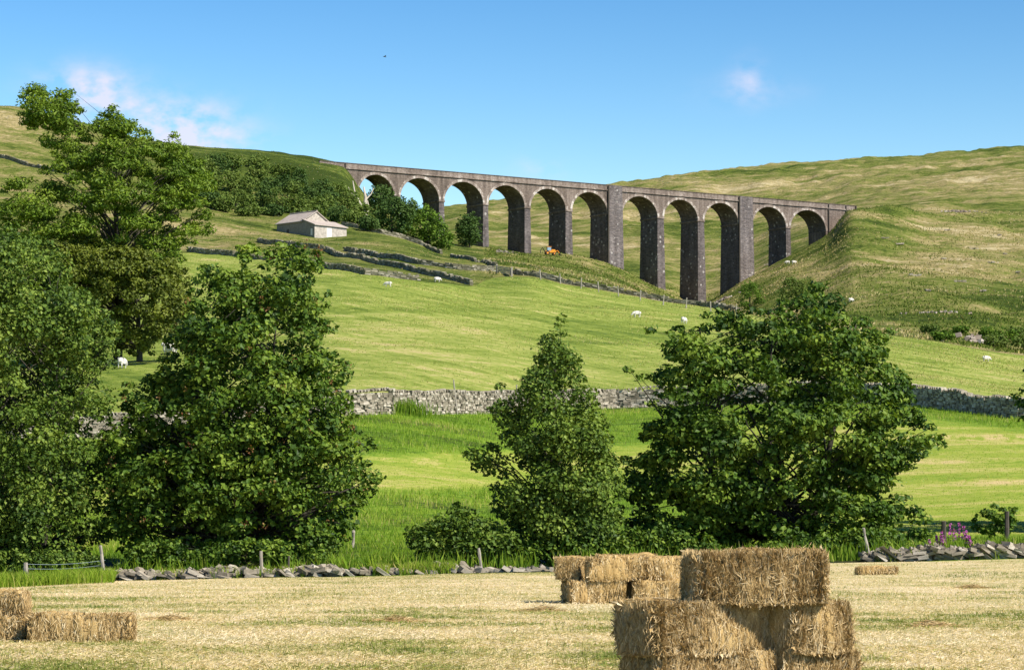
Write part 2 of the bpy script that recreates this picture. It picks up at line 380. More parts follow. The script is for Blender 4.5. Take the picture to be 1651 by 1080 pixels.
for px in _cp:
    k = list(cols[px]); db = float(dB(px)[0]); yb = float(pchip(zB_px, yB_v, [px])[0]); k.append((db, yb)); k.sort()
    d = np.array([1, 20, 33, 48] + [a for a, b in k], float)
    z = np.concatenate([[-1.115, -1.115, -1.05, -0.97], np.array([a for a, b in k]) * tan_y([b for a, b in k])])
    _zc.append(pchip(d, z, D_AX))
A_PX = np.concatenate([np.arange(-2600, -100, 50.0), np.arange(-100, 1760, 5.0), np.arange(1760, 4301, 50.0)])
ZT = pchip(_cp, np.array(_zc), A_PX) + EYE                        # (columns, depths)
_X = ((A_PX - CX) / F)[:, None] * D_AX[None, :]; _Y = np.broadcast_to(D_AX, _X.shape)
_amp = np.interp(D_AX, [0, 80, 100, 150, 300, 450, 600, 900, 1300, 2000, 2800], [.0, .03, .15, .15, .25, .4, .9, .9, 2.5, 3.5, 3.5])[None, :]
ZT = ZT + _amp * (fbm(_X / 22, _Y / 22, 3) - 0.5) * 2 + 0.8 * _amp * (fbm(_X / 7, _Y / 7, 9, 3) - 0.5)
_hill = np.interp(D_AX, [0, 440, 560, 1000, 1400, 2800], [0, 0, 1, 1, 1.6, 1.6])[None, :] * np.interp(A_PX, [700, 900], [.35, 1.0])[:, None]
ZT += _hill * (1.3 * (fbm(_X / 13 + _Y / 30, _Y / 20, 71) - .5) - 1.1 * np.clip(.12 - np.abs(fbm(_X / 30 + _Y / 60, _Y / 60 - _X / 90, 73, 3) - .5), 0, 1) / .12)
# spoil mounds and lumps beside the right abutment, knolls on the hill
for (px, d, rx, ry, h) in ((1448, 925, 10, 16, 2.4), (1545, 930, 7, 12, 2.5), (1595, 950, 10, 10, 2.0), (1480, 600, 9, 12, 1.6), (1575, 520, 7, 10, 1.5), (1420, 700, 10, 25, 1.8), (1600, 760, 14, 16, 2.4), (1290, 760, 8, 20, 1.2)):
    x0 = (px - CX) / F * d
    ZT += h * np.exp(-((_X - x0) / rx) ** 2 - ((_Y - d) / ry) ** 2)
A_AX = (A_PX - CX) / F
def zf(X, Y):
    X = np.asarray(X, float); Y = np.asarray(Y, float); sh = np.broadcast(X, Y).shape
    X = np.broadcast_to(X, sh).ravel(); Y = np.broadcast_to(Y, sh).ravel()
    d = np.clip(Y, D_AX[0], D_AX[-1] - 1e-6)
    a = np.clip(X / np.maximum(Y, 12), A_AX[0], A_AX[-1] - 1e-9)
    i = np.clip(np.searchsorted(A_AX, a, side='right') - 1, 0, len(A_AX) - 2); j = np.clip(np.searchsorted(D_AX, d, side='right') - 1, 0, len(D_AX) - 2)
    u = (a - A_AX[i]) / (A_AX[i + 1] - A_AX[i]); v = (d - D_AX[j]) / (D_AX[j + 1] - D_AX[j])
    z = (ZT[i, j] * (1 - u) + ZT[i + 1, j] * u) * (1 - v) + (ZT[i, j + 1] * (1 - u) + ZT[i + 1, j + 1] * u) * v
    return z.reshape(sh)
_ds = np.geomspace(12, 2790, 9000)
def ground(px, py, dmin=12, dmax=2790):
    """first point of the ground under a photo pixel"""
    p1 = at(px, py, 1.0); dirv = p1 - np.array([0, 0, EYE])
    ds = _ds[(_ds > dmin) & (_ds < dmax)]
    zz = EYE + dirv[2] * ds; g = zf(dirv[0] * ds, ds)
    k = np.nonzero(zz <= g)[0]
    d = ds[k[0]] if len(k) else ds[np.argmin(zz - g)]
    return np.array([dirv[0] * d, d, float(zf(dirv[0] * d, d))])
def gz(p): return np.array([p[0], p[1], float(zf(p[0], p[1]))])

# upper edge of the mown pasture, found on the ground
pc = [(-2600, 400), (-600, 395), (0, 398), (304, 408), (420, 418), (524, 431), (600, 443), (677, 454), (745, 461), (800, 448), (843, 446), (940, 463), (1040, 481), (1130, 494), (1190, 504), (1300, 524), (1430, 540), (1540, 556), (1651, 573)]
_dc_px = [p[0] for p in pc] + [2400, 4300]
_dc_v = [ground(*p, dmin=230, dmax=560)[1] for p in pc] + [380, 380]
def dC(px): return pchip(_dc_px, _dc_v, np.atleast_1d(px))

def sheet(name, mat, rows_fn, nr, cover_fn=None, squash=None):
    t = np.linspace(0, 1, nr)
    D = rows_fn(A_PX, t)                                             # (cols, rows)
    X = A_AX[:, None] * (np.maximum(D, squash) if squash else D)
    Z = zf(X, D)
    V = np.stack([X, D, Z], -1)
    nc = len(A_PX)
    i, j = np.meshgrid(np.arange(nc - 1), np.arange(nr - 1), indexing='ij')
    q = np.stack([i * nr + j, (i + 1) * nr + j, (i + 1) * nr + j + 1, i * nr + j + 1], -1).reshape(-1, 4)
    mb = MB().add(V.reshape(-1, 3), q)
    o = mb.build(name, mat, smooth=True)
    if cover_fn is not None:
        py = CY - F * np.tan(np.arctan((Z - EYE) / D) - TILT)
        cv = cover_fn(np.broadcast_to(A_PX[:, None], D.shape), py, X, D, t[None, :])
        a = o.data.attributes.new('cover', 'FLOAT', 'POINT'); a.data.foreach_set('value', cv.astype(np.float32).ravel())
    return tag(o, kind='structure')

g = lambda px, py, x0, y0, rx, ry: np.exp(-((px - x0) / rx) ** 2 - ((py - y0) / ry) ** 2)
sheet('hay_field', M['hay_field'], lambda p, t: np.broadcast_to(-90 + 175 * t, (len(p), len(t))), 120, squash=90)
def band(t, a, b, s): return 1 / (1 + np.exp(-(t - a) / s)) * 1 / (1 + np.exp((t - b) / s))
def tall_mask(px, t, X, Y):
    """1 where the grass of the riverside meadow was left long"""
    wob = 0.08 * (fbm(X / 14, Y / 14, 31) - 0.5)
    left = 1 - band(t + wob, 0.50, 0.70, 0.012)
    right = 1 - band(t + wob, 0.16, 0.86, 0.012)
    w = 1 / (1 + np.exp(-(px - 1180) / 60))
    return left * (1 - w) + right * w
def tree_shade(px, d):  # mask for shade below the crowns, put into ground colour; also thins the grass
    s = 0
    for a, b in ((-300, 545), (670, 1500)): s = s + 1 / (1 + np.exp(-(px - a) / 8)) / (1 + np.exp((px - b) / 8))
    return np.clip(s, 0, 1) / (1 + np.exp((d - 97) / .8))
def cov_meadow(px, py, X, D, t):
    tm = tall_mask(px, t, X, D)
    row = 0.5 + 0.5 * np.sin(D * 1.15 + 0.05 * X + 2.5 * fbm(X / 15, D / 15, 5))
    mown = 0.56 + 0.30 * np.clip(row * 1.3 - 0.72, 0, 1) * (fbm(X / 5, D / 5, 2) > 0.42) 
    tan = .42 * g(px, py, 1590, 706, 110, 5) + .30 * g(px, py, 1480, 745, 60, 4) + .40 * g(px, py, 645, 742, 30, 5) + .38 * g(px, py, 705, 740, 26, 5) + .3 * g(px, py, 1600, 778, 90, 4)
    mown = mown + tan * (fbm(X / 1.5, D / 3, 12) > .4)
    return (tm * 0.26 + (1 - tm) * mown) * (1 - tree_shade(px, D))  # meadow colour darkened below the crowns to stand for tree shade
def rowsBC(p, t): b = dB(p)[:, None]; return 85 + (b - 85) * t[None, :]
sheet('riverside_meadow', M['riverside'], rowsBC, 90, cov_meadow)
def cov_pasture(px, py, X, D, t):
    c = 0.50 + 0.16 * g(px, py, 760, 590, 260, 60) + 0.10 * g(px, py, 640, 530, 130, 30) - 0.30 * g(px, py, 800, 452, 150, 12) - 0.22 * g(px, py, 960, 545, 110, 22) + 0.15 * g(px, py, 1600, 600, 120, 30)
    c -= 0.22 * g(px, py, 640, 500, 260, 5) + 0.20 * (px < 330) * g(px, py, 200, 610, 200, 60)
    c -= 0.15 * np.exp(-((py - (500 + (px - 800) * 0.14)) / 6) ** 2) * (px > 700) * (px < 1250)
    return c + 0.12 * (fbm(X / 25, D / 25, 8) - 0.5)
sheet('pasture', M['pasture'], lambda p, t: dB(p)[:, None] + (dC(p) - dB(p))[:, None] * t[None, :], 150, cov_pasture)
def cov_hill(px, py, X, D, t):
    c = np.where(px < 780, 0.40, 0.62) * 1.0
    c = 0.38 + 0.19 / (1 + np.exp(-(px - 800) / 40)) + .34 * (fbm(X / 60 + D / 160, D / 110, 91, 3) - .5)
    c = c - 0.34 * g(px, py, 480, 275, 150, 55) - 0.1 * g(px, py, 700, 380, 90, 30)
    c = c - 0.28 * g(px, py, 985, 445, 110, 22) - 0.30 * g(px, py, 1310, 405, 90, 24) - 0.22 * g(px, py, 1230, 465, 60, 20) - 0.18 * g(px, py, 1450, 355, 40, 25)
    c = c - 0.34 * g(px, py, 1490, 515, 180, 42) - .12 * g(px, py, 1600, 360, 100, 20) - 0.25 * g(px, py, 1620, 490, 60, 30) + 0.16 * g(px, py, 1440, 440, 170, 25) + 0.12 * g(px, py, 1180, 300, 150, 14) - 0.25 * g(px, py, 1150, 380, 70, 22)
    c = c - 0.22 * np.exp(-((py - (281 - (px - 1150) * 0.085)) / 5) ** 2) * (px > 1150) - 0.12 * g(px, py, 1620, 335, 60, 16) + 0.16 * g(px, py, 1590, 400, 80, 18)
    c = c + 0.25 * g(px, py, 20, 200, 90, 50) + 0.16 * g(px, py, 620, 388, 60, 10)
    return c + 0.32 * (fbm(X / 90, D / 45, 21) - 0.5)
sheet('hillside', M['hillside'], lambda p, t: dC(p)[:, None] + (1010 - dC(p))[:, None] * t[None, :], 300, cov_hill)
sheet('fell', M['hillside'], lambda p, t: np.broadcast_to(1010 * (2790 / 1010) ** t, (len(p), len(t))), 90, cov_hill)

# ------------------------------------------------------------------ viaduct
PL = at(515, 260, 796); PR = at(1381, 333, 920)
U = np.array([PR[0] - PL[0], PR[1] - PL[1]]); VL = float(np.linalg.norm(U)); U /= VL
PHI = math.atan2(U[1], U[0]); NB = np.array([-U[1], U[0]])           # NB points away from the camera
def s_of(px, py=320):
    a = at(px, py, 1.0)[0]
    return (a * PL[1] - PL[0]) / (U[0] - a * U[1])
VZ0 = 70.0                                                          # base height of the viaduct's own frame
def ztop(s): return PL[2] + (PR[2] - PL[2]) * s / VL - VZ0
WD = 8.4
AR = [(577, 636), (645, 708), (716, 779), (787, 846), (855, 912), (922, 979), (1003, 1060), (1070, 1125), (1135, 1190), (1213, 1267), (1274, 1331)]
M['masonry'] = material('viaduct_masonry', [(0, (0.045, 0.036, 0.030)), (0.35, (0.115, 0.090, 0.073)), (0.6, (0.195, 0.153, 0.125)), (0.85, (0.30, 0.245, 0.205)), (1, (0.54, 0.48, 0.42))], wa=1.0,
    layers=((0.75, (0.25, 0.25, 0.12), 0, 5), (0.6, (1.6, 1.6, 2.2), 0, 4), (0.95, (0.9, 0.9, 0.07), 0, 5), (0.3, (0.06, 0.06, 0.05), 0, 3)), rough=0.9, spec=0.1, bump=(0.9, (1.2, 1.2, 1.8), 0, 5, 0.35))
def masonry_extra(N, L, tcn, colr, noise, mth):
    # coursed blocks with pale blocks and mortar specks scattered through them
    sp = N.new('ShaderNodeSeparateXYZ'); L.new(tcn.outputs['Object'], sp.inputs[0])
    cb = N.new('ShaderNodeCombineXYZ'); L.new(mth('ADD', sp.outputs[0], mth('MULTIPLY', sp.outputs[1], 1.0)), cb.inputs[0]); L.new(sp.outputs[2], cb.inputs[1])
    br = N.new('ShaderNodeTexBrick'); L.new(cb.outputs[0], br.inputs['Vector'])
    br.inputs['Scale'].default_value = 1.0; br.inputs['Brick Width'].default_value = 1.1; br.inputs['Row Height'].default_value = 0.5
    br.inputs['Mortar Size'].default_value = 0.05; br.inputs['Color1'].default_value = (0.62, 0.62, 0.64, 1); br.inputs['Color2'].default_value = (1.25, 1.2, 1.18, 1)
    br.inputs['Mortar'].default_value = (0.7, 0.7, 0.7, 1)
    mu = N.new('ShaderNodeMixRGB'); mu.blend_type = 'MULTIPLY'; mu.inputs[0].default_value = 0.8
    L.new(colr, mu.inputs[1]); L.new(br.outputs[0], mu.inputs[2])
    vo = N.new('ShaderNodeTexVoronoi'); vo.inputs['Scale'].default_value = 0.8; L.new(tcn.outputs['Object'], vo.inputs['Vector'])
    st = mth('LESS_THAN', vo.outputs['Distance'], 0.30)
    sc = N.new('ShaderNodeSeparateColor'); L.new(vo.outputs['Color'], sc.inputs[0])
    st = mth('MULTIPLY', st, mth('GREATER_THAN', sc.outputs[0], 0.8))
    mx = N.new('ShaderNodeMixRGB'); L.new(st, mx.inputs[0]); L.new(mu.outputs[0], mx.inputs[1]); mx.inputs[2].default_value = (0.36, 0.33, 0.30, 1)
    return mx.outputs[0]
M['pier'] = material('viaduct_pier_stone', [(0, (0.05, 0.043, 0.040)), (0.35, (0.102, 0.087, 0.080)), (0.6, (0.168, 0.146, 0.136)), (0.85, (0.27, 0.24, 0.225)), (1, (0.5, 0.46, 0.43))], wa=1.0,
    layers=((0.6, (0.25, 0.25, 0.12), 0, 5), (0.6, (1.6, 1.6, 2.2), 0, 4), (0.6, (0.8, 0.8, 0.06), 0, 5)), rough=0.9, spec=0.1, bump=(0.9, (1.2, 1.2, 1.8), 0, 5, 0.35), extra=masonry_extra)
via = empty('railway_viaduct', (PL[0], PL[1], VZ0), 'long stone railway viaduct with eleven tall arches crossing the gill', 'viaduct', rotz=PHI)
def vgr(s, t=0.0):                                                   # ground under a point of the viaduct, in its frame
    p = PL[:2] + U * s + NB * t
    return float(zf(p[0], p[1])) - VZ0
arch = [(s_of(a), s_of(b)) for a, b in AR]
RISE, CROWN = 6.4, 2.55
spring = [ztop((a + b) / 2) - CROWN - RISE for a, b in arch]
# spandrel walls with the arch barrels
sp = MB(); NA = 28
bounds = [s_of(555)] + [(arch[i][1] + arch[i + 1][0]) / 2 for i in range(10)] + [s_of(1335)]
for i, (a, b) in enumerate(arch):
    c, h = (a + b) / 2, (b - a) / 2
    th = np.linspace(np.pi, 0, NA)
    S = c + h * np.cos(th); Zc = spring[i] + RISE * np.sin(th)
    S = np.concatenate([[bounds[i]], S, [bounds[i + 1]]]); Zc = np.concatenate([[spring[i]], Zc, [spring[i]]])
    ZT_ = ztop(S) - 1.25
    n = len(S)
    for t, flip in ((0.0, False), (WD, True)):
        lo = np.stack([S, np.full(n, t), Zc], -1); hi = np.stack([S, np.full(n, t), ZT_], -1)
        k = np.arange(n - 1)
        q = np.stack([k, k + 1, n + k + 1, n + k], -1)
        sp.add(np.concatenate([lo, hi]), q[:, ::-1] if flip else q, 0.55)
    k = np.arange(1, n - 2); lo = np.stack([S, np.zeros(n), Zc], -1); bk = np.stack([S, np.full(n, WD), Zc], -1)
    br_ = MB().add(np.concatenate([lo, bk]), np.stack([k, n + k, n + k + 1, k + 1], -1), 0.5); br_.build('arch_barrel', M['pier'], via)
sp.build('spandrel_wall', M['masonry'], via)
# voussoir rings standing a hand proud of the face
for i, (a, b) in enumerate(arch):
    c, h = (a + b) / 2, (b - a) / 2
    ring = MB(); n = 29
    th = np.linspace(np.pi, 0, n)
    for k in range(n - 1):
        t0, t1 = th[k], th[k + 1]; v = []
        for (tt, dep) in ((-0.12, 0), (0.3, 0)):
            pass
        q = lambda t, r, y: [c + (h + r) * math.cos(t), y, spring[i] + (RISE + r) * math.sin(t)]
        v = [q(t0, -.02, -.14), q(t1, -.02, -.14), q(t1, -.02, .2), q(t0, -.02, .2), q(t0, .75, -.14), q(t1, .75, -.14), q(t1, .75, .2), q(t0, .75, .2)]
        hexa(ring, v, 0.80 + 0.12 * ((k * 7919) % 5 - 2) / 2)
    ring.build('arch_ring', M['masonry'], via)
# piers, battered on all faces
def pier(s0, s1, ztp, wide):
    zb = min(vgr(s0), vgr(s1), vgr(s0, WD), vgr(s1, WD)) - 2.0
    hgt = ztp - zb; bt = 0.016 * hgt
    mb = MB(); nseg = 10
    for k in range(nseg):
        za, zb2 = zb + hgt * k / nseg, zb + hgt * (k + 1) / nseg
        ia, ib = bt * (1 - k / nseg), bt * (1 - (k + 1) / nseg)
        r = lambda i, z: [[s0 - i, -i, z], [s1 + i, -i, z], [s1 + i, WD + i, z], [s0 - i, WD + i, z]]
        v = np.array(r(ia, za) + r(ib, zb2)); mb.add(v, BOXF[2:], 0.5)
    mb.add(np.array([[s0, 0, ztp], [s1, 0, ztp], [s1, WD, ztp], [s0, WD, ztp]]), [[0, 1, 2, 3]])
    o = mb.build('pier', M['pier'], via)
    cp = MB(); bbox(cp, (s0 - .22, -.22, ztp - .1), (s1 + .22, WD + .22, ztp + .45), .05, 0.6)
    cp.build('impost_band', M['masonry'], o)
    if wide:                                                        # pilaster up to the parapet, with its drainpipe
        pl = MB(); zt = ztop((s0 + s1) / 2) + .1
        v = [[s0 - bt + .5, -bt - .55, zb], [s1 + bt - .3, -bt - .55, zb], [s1 + bt - .3, .4, zb], [s0 - bt + .5, .4, zb],
             [s0 + .5, -.5, zt], [s1 - .3, -.5, zt], [s1 - .3, .4, zt], [s0 + .5, .4, zt]]
        hexa(pl, v, 0.6); pl.build('pilaster', M['pier'], via)
        dp = MB(); tube(dp, [[s0 - bt + .2, -bt - .35, zb], [s0 + .25, -.45, zt - .2]], 0.28, 8, 0.05)
        dp.build('drainpipe', M['dark_post'], via)
for i in range(10):
    pier(arch[i][1], arch[i + 1][0], min(spring[i], spring[i + 1]), i in (5, 8))
# abutments
def abut(s0, s1, name='abutment'):
    zb = min(vgr(s0), vgr(s1), vgr(s0, WD), vgr(s1, WD)) - 3
    mb = MB(); z0, z1 = ztop(s0) - 1.25, ztop(s1) - 1.25
    hexa(mb, [[s0, -.03, zb], [s1, -.03, zb], [s1, WD + .03, zb], [s0, WD + .03, zb], [s0, -.03, z0], [s1, -.03, z1], [s1, WD + .03, z1], [s0, WD + .03, z0]], 0.55)
    return mb.build(name, M['masonry'], via)
abut(s_of(515), arch[0][0]); abut(arch[-1][1], s_of(1381))
for px in (556, 1335, 1363, 1379):
    s = s_of(px); mb = MB(); tube(mb, [[s, -.32, max(vgr(s) - 1, ztop(s) - 14)], [s, -.32, ztop(s) - .1]], 0.22, 8, 0.05); mb.build('drainpipe', M['dark_post'], via)
# parapets with coping, string course, trackbed
for t0, t1 in ((-.1, .35), (WD - .35, WD + .1)):
    mb = MB(); n = 90; S = np.linspace(0, VL, n)
    for k in range(n - 1):
        a, b = S[k], S[k + 1] - .01
        hexa(mb, [[a, t0, ztop(a) - 1.25], [b, t0, ztop(b) - 1.25], [b, t1, ztop(b) - 1.25], [a, t1, ztop(a) - 1.25], [a, t0, ztop(a)], [b, t0, ztop(b)], [b, t1, ztop(b)], [a, t1, ztop(a)]], 0.55 + 0.2 * vnoise(k * .7, 3, 4))
    pa = mb.build('parapet', M['masonry'], via)
    cp = MB(); hexa(cp, [[0, t0 - .12, ztop(0)], [VL, t0 - .12, ztop(VL)], [VL, t1 + .12, ztop(VL)], [0, t1 + .12, ztop(0)], [0, t0 - .12, ztop(0) + .22], [VL, t0 - .12, ztop(VL) + .22], [VL, t1 + .12, ztop(VL) + .22], [0, t1 + .12, ztop(0) + .22]], 0.3)
    cp.build('coping', M['masonry'], pa)
for t0, t1 in ((-.38, 0.0), (WD, WD + .38)):
    mb = MB(); hexa(mb, [[0, t0, ztop(0) - 1.6], [VL, t0, ztop(VL) - 1.6], [VL, t1, ztop(VL) - 1.6], [0, t1, ztop(0) - 1.6], [0, t0, ztop(0) - 1.26], [VL, t0, ztop(VL) - 1.26], [VL, t1, ztop(VL) - 1.26], [0, t1, ztop(0) - 1.26]], 0.7)
    mb.build('string_course', M['masonry'], via)
mb = MB(); hexa(mb, [[0, .36, ztop(0) - 1.5], [VL, .36, ztop(VL) - 1.5], [VL, WD - .36, ztop(VL) - 1.5], [0, WD - .36, ztop(0) - 1.5], [0, .36, ztop(0) - 1.0], [VL, .36, ztop(VL) - 1.0], [VL, WD - .36, ztop(VL) - 1.0], [0, WD - .36, ztop(0) - 1.0]], 0.5)
mb.build('trackbed', M['masonry'], via)

# ------------------------------------------------------------------ barn
bp = ground(487, 379); BA = math.radians(45)
M['barn_wall'] = material('barn_rubble', [(0, (0.09, 0.08, 0.065)), (0.5, (0.21, 0.19, 0.155)), (1, (0.38, 0.34, 0.29))], wa=0.55, attr=None, layers=((0.9, (2.2, 2.2, 3.5), 0, 4), (0.4, (.5, .5, .5), 0, 3)), rough=0.95, spec=0.1, bump=(0.6, (2.5, 2.5, 4), 0, 4, 0.15))
M['barn_render'] = material('pale_limewash', [(0, (0.22, 0.19, 0.155)), (1, (0.60, 0.53, 0.45))], wa=0.5, attr=None, layers=((1.6, (1.6, 1.6, 2.5), 0, 5),), rough=0.95, spec=0.1)
M['barn_roof'] = material('stone_slates', [(0, (0.22, 0.18, 0.15)), (0.5, (0.40, 0.34, 0.29)), (1, (0.55, 0.48, 0.42))], wa=0.5, attr=None, layers=((0.9, (1.5, 1.5, 4.5), 0, 4), (.5, (.4, .4, .4), 0, 3)), rough=0.9, spec=0.1)
M['door'] = material('pale_boards', [(0, (0.55, 0.50, 0.44)), (1, (0.78, 0.73, 0.66))], wa=0.5, attr=None, layers=((0.8, (6, 6, .5), 0, 3),), rough=0.9)
# local frame: x = e1 (gable normal, right and nearer), y = e2 (along the gable, right and farther); origin = near left corner of the gable
barn = empty('stone_barn', tuple(bp), 'stone field barn with pale gable and lean-to on the hillside below the railway', 'barn', rotz=-BA)
BW, BLn, EV, RG, LD, LE = 8.2, 8.6, 3.1, 5.5, 4.2, 2.0
mb = MB(); zb = -2.5
mb.add([[-BLn, 0, zb], [0, 0, zb], [0, BW, zb], [-BLn, BW, zb], [-BLn, 0, EV], [0, 0, EV], [0, BW, EV], [-BLn, BW, EV]], [[0, 1, 5, 4], [2, 3, 7, 6], [3, 0, 4, 7]])
mb.add([[-BLn, 0, EV], [-BLn, BW, EV], [-BLn, BW / 2, RG]], [[0, 2, 1]])
mb.build('wall', M['barn_wall'], barn)
mb = MB(); mb.add([[0.02, 0, zb], [0.02, BW, zb], [0.02, BW, EV], [0.02, BW / 2, RG], [0.02, 0, EV]], [[0, 1, 2, 3, 4]]); mb.build('gable_wall', M['barn_render'], barn)
def slab(mb, a, b, c, d, th):
    v = np.array([a, b, c, d], float); mb.add(np.concatenate([v, v + [0, 0, th]]), BOXF)
mb = MB(); ov = .3; kz = (RG - EV) / (BW / 2)
slab(mb, [-BLn - ov, -ov, EV - ov * kz], [ov, -ov, EV - ov * kz], [ov, BW / 2, RG], [-BLn - ov, BW / 2, RG], .18)
slab(mb, [-BLn - ov, BW / 2 + .005, RG], [ov, BW / 2 + .005, RG], [ov, BW + ov, EV - ov * kz], [-BLn - ov, BW + ov, EV - ov * kz], .18)
rf = mb.build('roof', M['barn_roof'], barn)
mb = MB(); bbox(mb, (-BLn - ov, BW / 2 - .2, RG + .12), (ov, BW / 2 + .2, RG + .34), .05); mb.build('ridge_tiles', M['barn_roof'], rf)
mb = MB(); y0, y1, zt0 = 0.0, BW + 1.2, EV + .35
for yy in (y0, y1):
    mb = MB(); mb.add([[.03, yy, zb], [LD, yy, zb], [LD, yy, LE], [.03, yy, zt0]], [[0, 1, 2, 3]]); mb.build('lean_to_side_wall', M['barn_wall'], barn)
mb = MB(); mb.add([[LD + .01, y0, zb], [LD + .01, y1, zb], [LD + .01, y1, LE], [LD + .01, y0, LE]], [[0, 1, 2, 3]]); mb.build('lean_to_front_wall', M['barn_render'], barn)
mb = MB(); sl = (zt0 - LE) / LD
slab(mb, [.05, y0 - .25, zt0], [LD + .35, y0 - .25, LE - .35 * sl], [LD + .35, y1 + .25, LE - .35 * sl], [.05, y1 + .25, zt0], .16); mb.build('lean_to_roof', M['barn_roof'], barn)
mb = MB(); bbox(mb, (LD + .012, 3.4, -.9), (LD + .09, 5.0, 1.55), .02); mb.build('door', M['door'], barn)
mb = MB(); bbox(mb, (LD - 1.25, -.07, -.3), (LD - .65, -.01, 1.2), .02); mb.build('doorway_board', M['door'], barn)
mb = MB(); bbox(mb, (-5.2, -.06, .4), (-4.4, -.01, 1.6), .02); mb.build('window_shutter', M['dark_post'], barn)

# ------------------------------------------------------------------ dry stone walls
def resample(pts, step):
    pts = np.asarray(pts, float); L = np.concatenate([[0], np.cumsum(np.linalg.norm(np.diff(pts[:, :2], axis=0), axis=1))])
    s = np.arange(0, L[-1], step); return np.stack([np.interp(s, L, pts[:, k]) for k in range(3)], -1), L[-1]
def stone_boxes(mb, C, H, ax, rng, jit, tint):
    """N rough blocks: centres C, half sizes H, along-wall axes ax (N,3)"""
    N_ = len(C)
    up = np.array([0, 0, 1.0]); nn = np.cross(np.broadcast_to(up, ax.shape), ax); nn /= np.linalg.norm(nn, axis=1)[:, None]
    w = np.cross(ax, nn)
    R = np.stack([ax, nn, w], 1)
    loc = BOXV[None] * H[:, None, :] * (1 + rng.uniform(-jit, jit, (N_, 8, 3)))
    V = C[:, None, :] + np.einsum('nij,njk->nik', loc, R)
    f = (BOXF[None] + 8 * np.arange(N_)[:, None, None]).reshape(-1, 4)
    mb.add(V.reshape(-1, 3), f, np.repeat(tint, 6))
def stone_wall(name, label, pts, h, th, sl, sh, mat, seed, cope=True, cat='stone wall', gaps=0.0, sink=.25, hvar=.12, parent=None, jit=.10):
    rng = np.random.default_rng(seed)
    P, L = resample(pts, 0.25)
    P[:, 2] = zf(P[:, 0], P[:, 1])
    sax = np.arange(len(P)) * .25
    T = np.gradient(P[:, :2], axis=0); T /= np.linalg.norm(T, axis=1)[:, None] + 1e-9
    mb = MB(); C, H, A, TT = [], [], [], []
    core_h = h - sh
    nrow = max(2, int(round((h + sink) / sh)))
    for r in range(nrow + (1 if cope else 0)):
        top = r == nrow
        s = -rng.uniform(0, sl)
        while s < L:
            l = sl * rng.uniform(.5, 1.5) * (.45 if top else 1)
            c = s + l / 2; s += l
            if c < 0 or c > L: continue
            i = min(int(c / .25), len(P) - 1)
            hl = h * (1 + hvar * 2 * (fbm(c / 3.5, 1.0, seed) - .5) + (rng.normal(0, .12) if jit > .2 else 0))
            if gaps and fbm(c / 5.0, 7.0, seed + 5) < gaps: hl *= .45
            zz = -sink + (r + .5) * sh
            if not top and zz > hl: continue
            if top and rng.random() < .12: continue
            if top: zz = hl + sh * .45
            tx, ty = T[i]
            n = np.array([-ty, tx]) * rng.normal(0, .025 if not top else .05)
            hz = sh * .5 * (rng.uniform(.86, 1.02) if not top else rng.uniform(.7, 1.5))
            C.append([P[i, 0] + n[0], P[i, 1] + n[1], P[i, 2] + zz])
            H.append([l / 2 * .97, th / 2 * rng.uniform(.9, 1.1) * (1 - .25 * r / nrow), hz])
            tilt = rng.normal(0, .04) + (0.35 if top else 0)
            sl_ = 0.0
            if 0 < i < len(P) - 1: sl_ = (P[i + 1, 2] - P[i - 1, 2]) / .5
            v = np.array([tx, ty, sl_ + tilt]); A.append(v / np.linalg.norm(v)); TT.append(rng.uniform(.1, .95) if jit > .2 else rng.uniform(.25, 1.0))
    stone_boxes(mb, np.array(C), np.array(H), np.array(A), rng, jit, np.array(TT))
    # hearting between the faces, low enough to stay inside
    for i in range(0, len(P) - 4, 4):
        hl = h * (1 + hvar * 2 * (fbm(sax[i] / 3.5, 1.0, seed) - .5))
        if gaps and min(fbm(sax[i] / 5.0, 7.0, seed + 5), fbm(sax[i + 4] / 5.0, 7.0, seed + 5)) < gaps + .03: hl *= .4
        a, b = P[i], P[i + 4]; n = np.array([-T[i][1], T[i][0]]) * th * .36
        v = [[a[0] - n[0], a[1] - n[1], a[2] - sink], [b[0] - n[0], b[1] - n[1], b[2] - sink], [b[0] + n[0], b[1] + n[1], b[2] - sink], [a[0] + n[0], a[1] + n[1], a[2] - sink]]
        v += [[x, y, z + sink + hl * (.9 if jit < .2 else .72)] for x, y, z in v]
        hexa(mb, v, .1)
    base = P[len(P) // 2].copy()
    mb.v = [vv - base for vv in mb.v]
    o = mb.build(name, mat, parent, loc=tuple(base))
    return tag(o, label, cat)
def gl(pl, **k): return [ground(*p, **k) for p in pl]
pxs = np.linspace(-250, 1900, 60)
mid = [np.array([(p - CX) / F * float(dB(p)[0]), float(dB(p)[0]), 0]) for p in pxs]
stone_wall('dry_stone_wall', 'pale dry stone wall running behind the foreground trees along the foot of the mown pasture', mid, 1.2, .55, .30, .135, M['stone'], 11, hvar=.22, jit=.15)
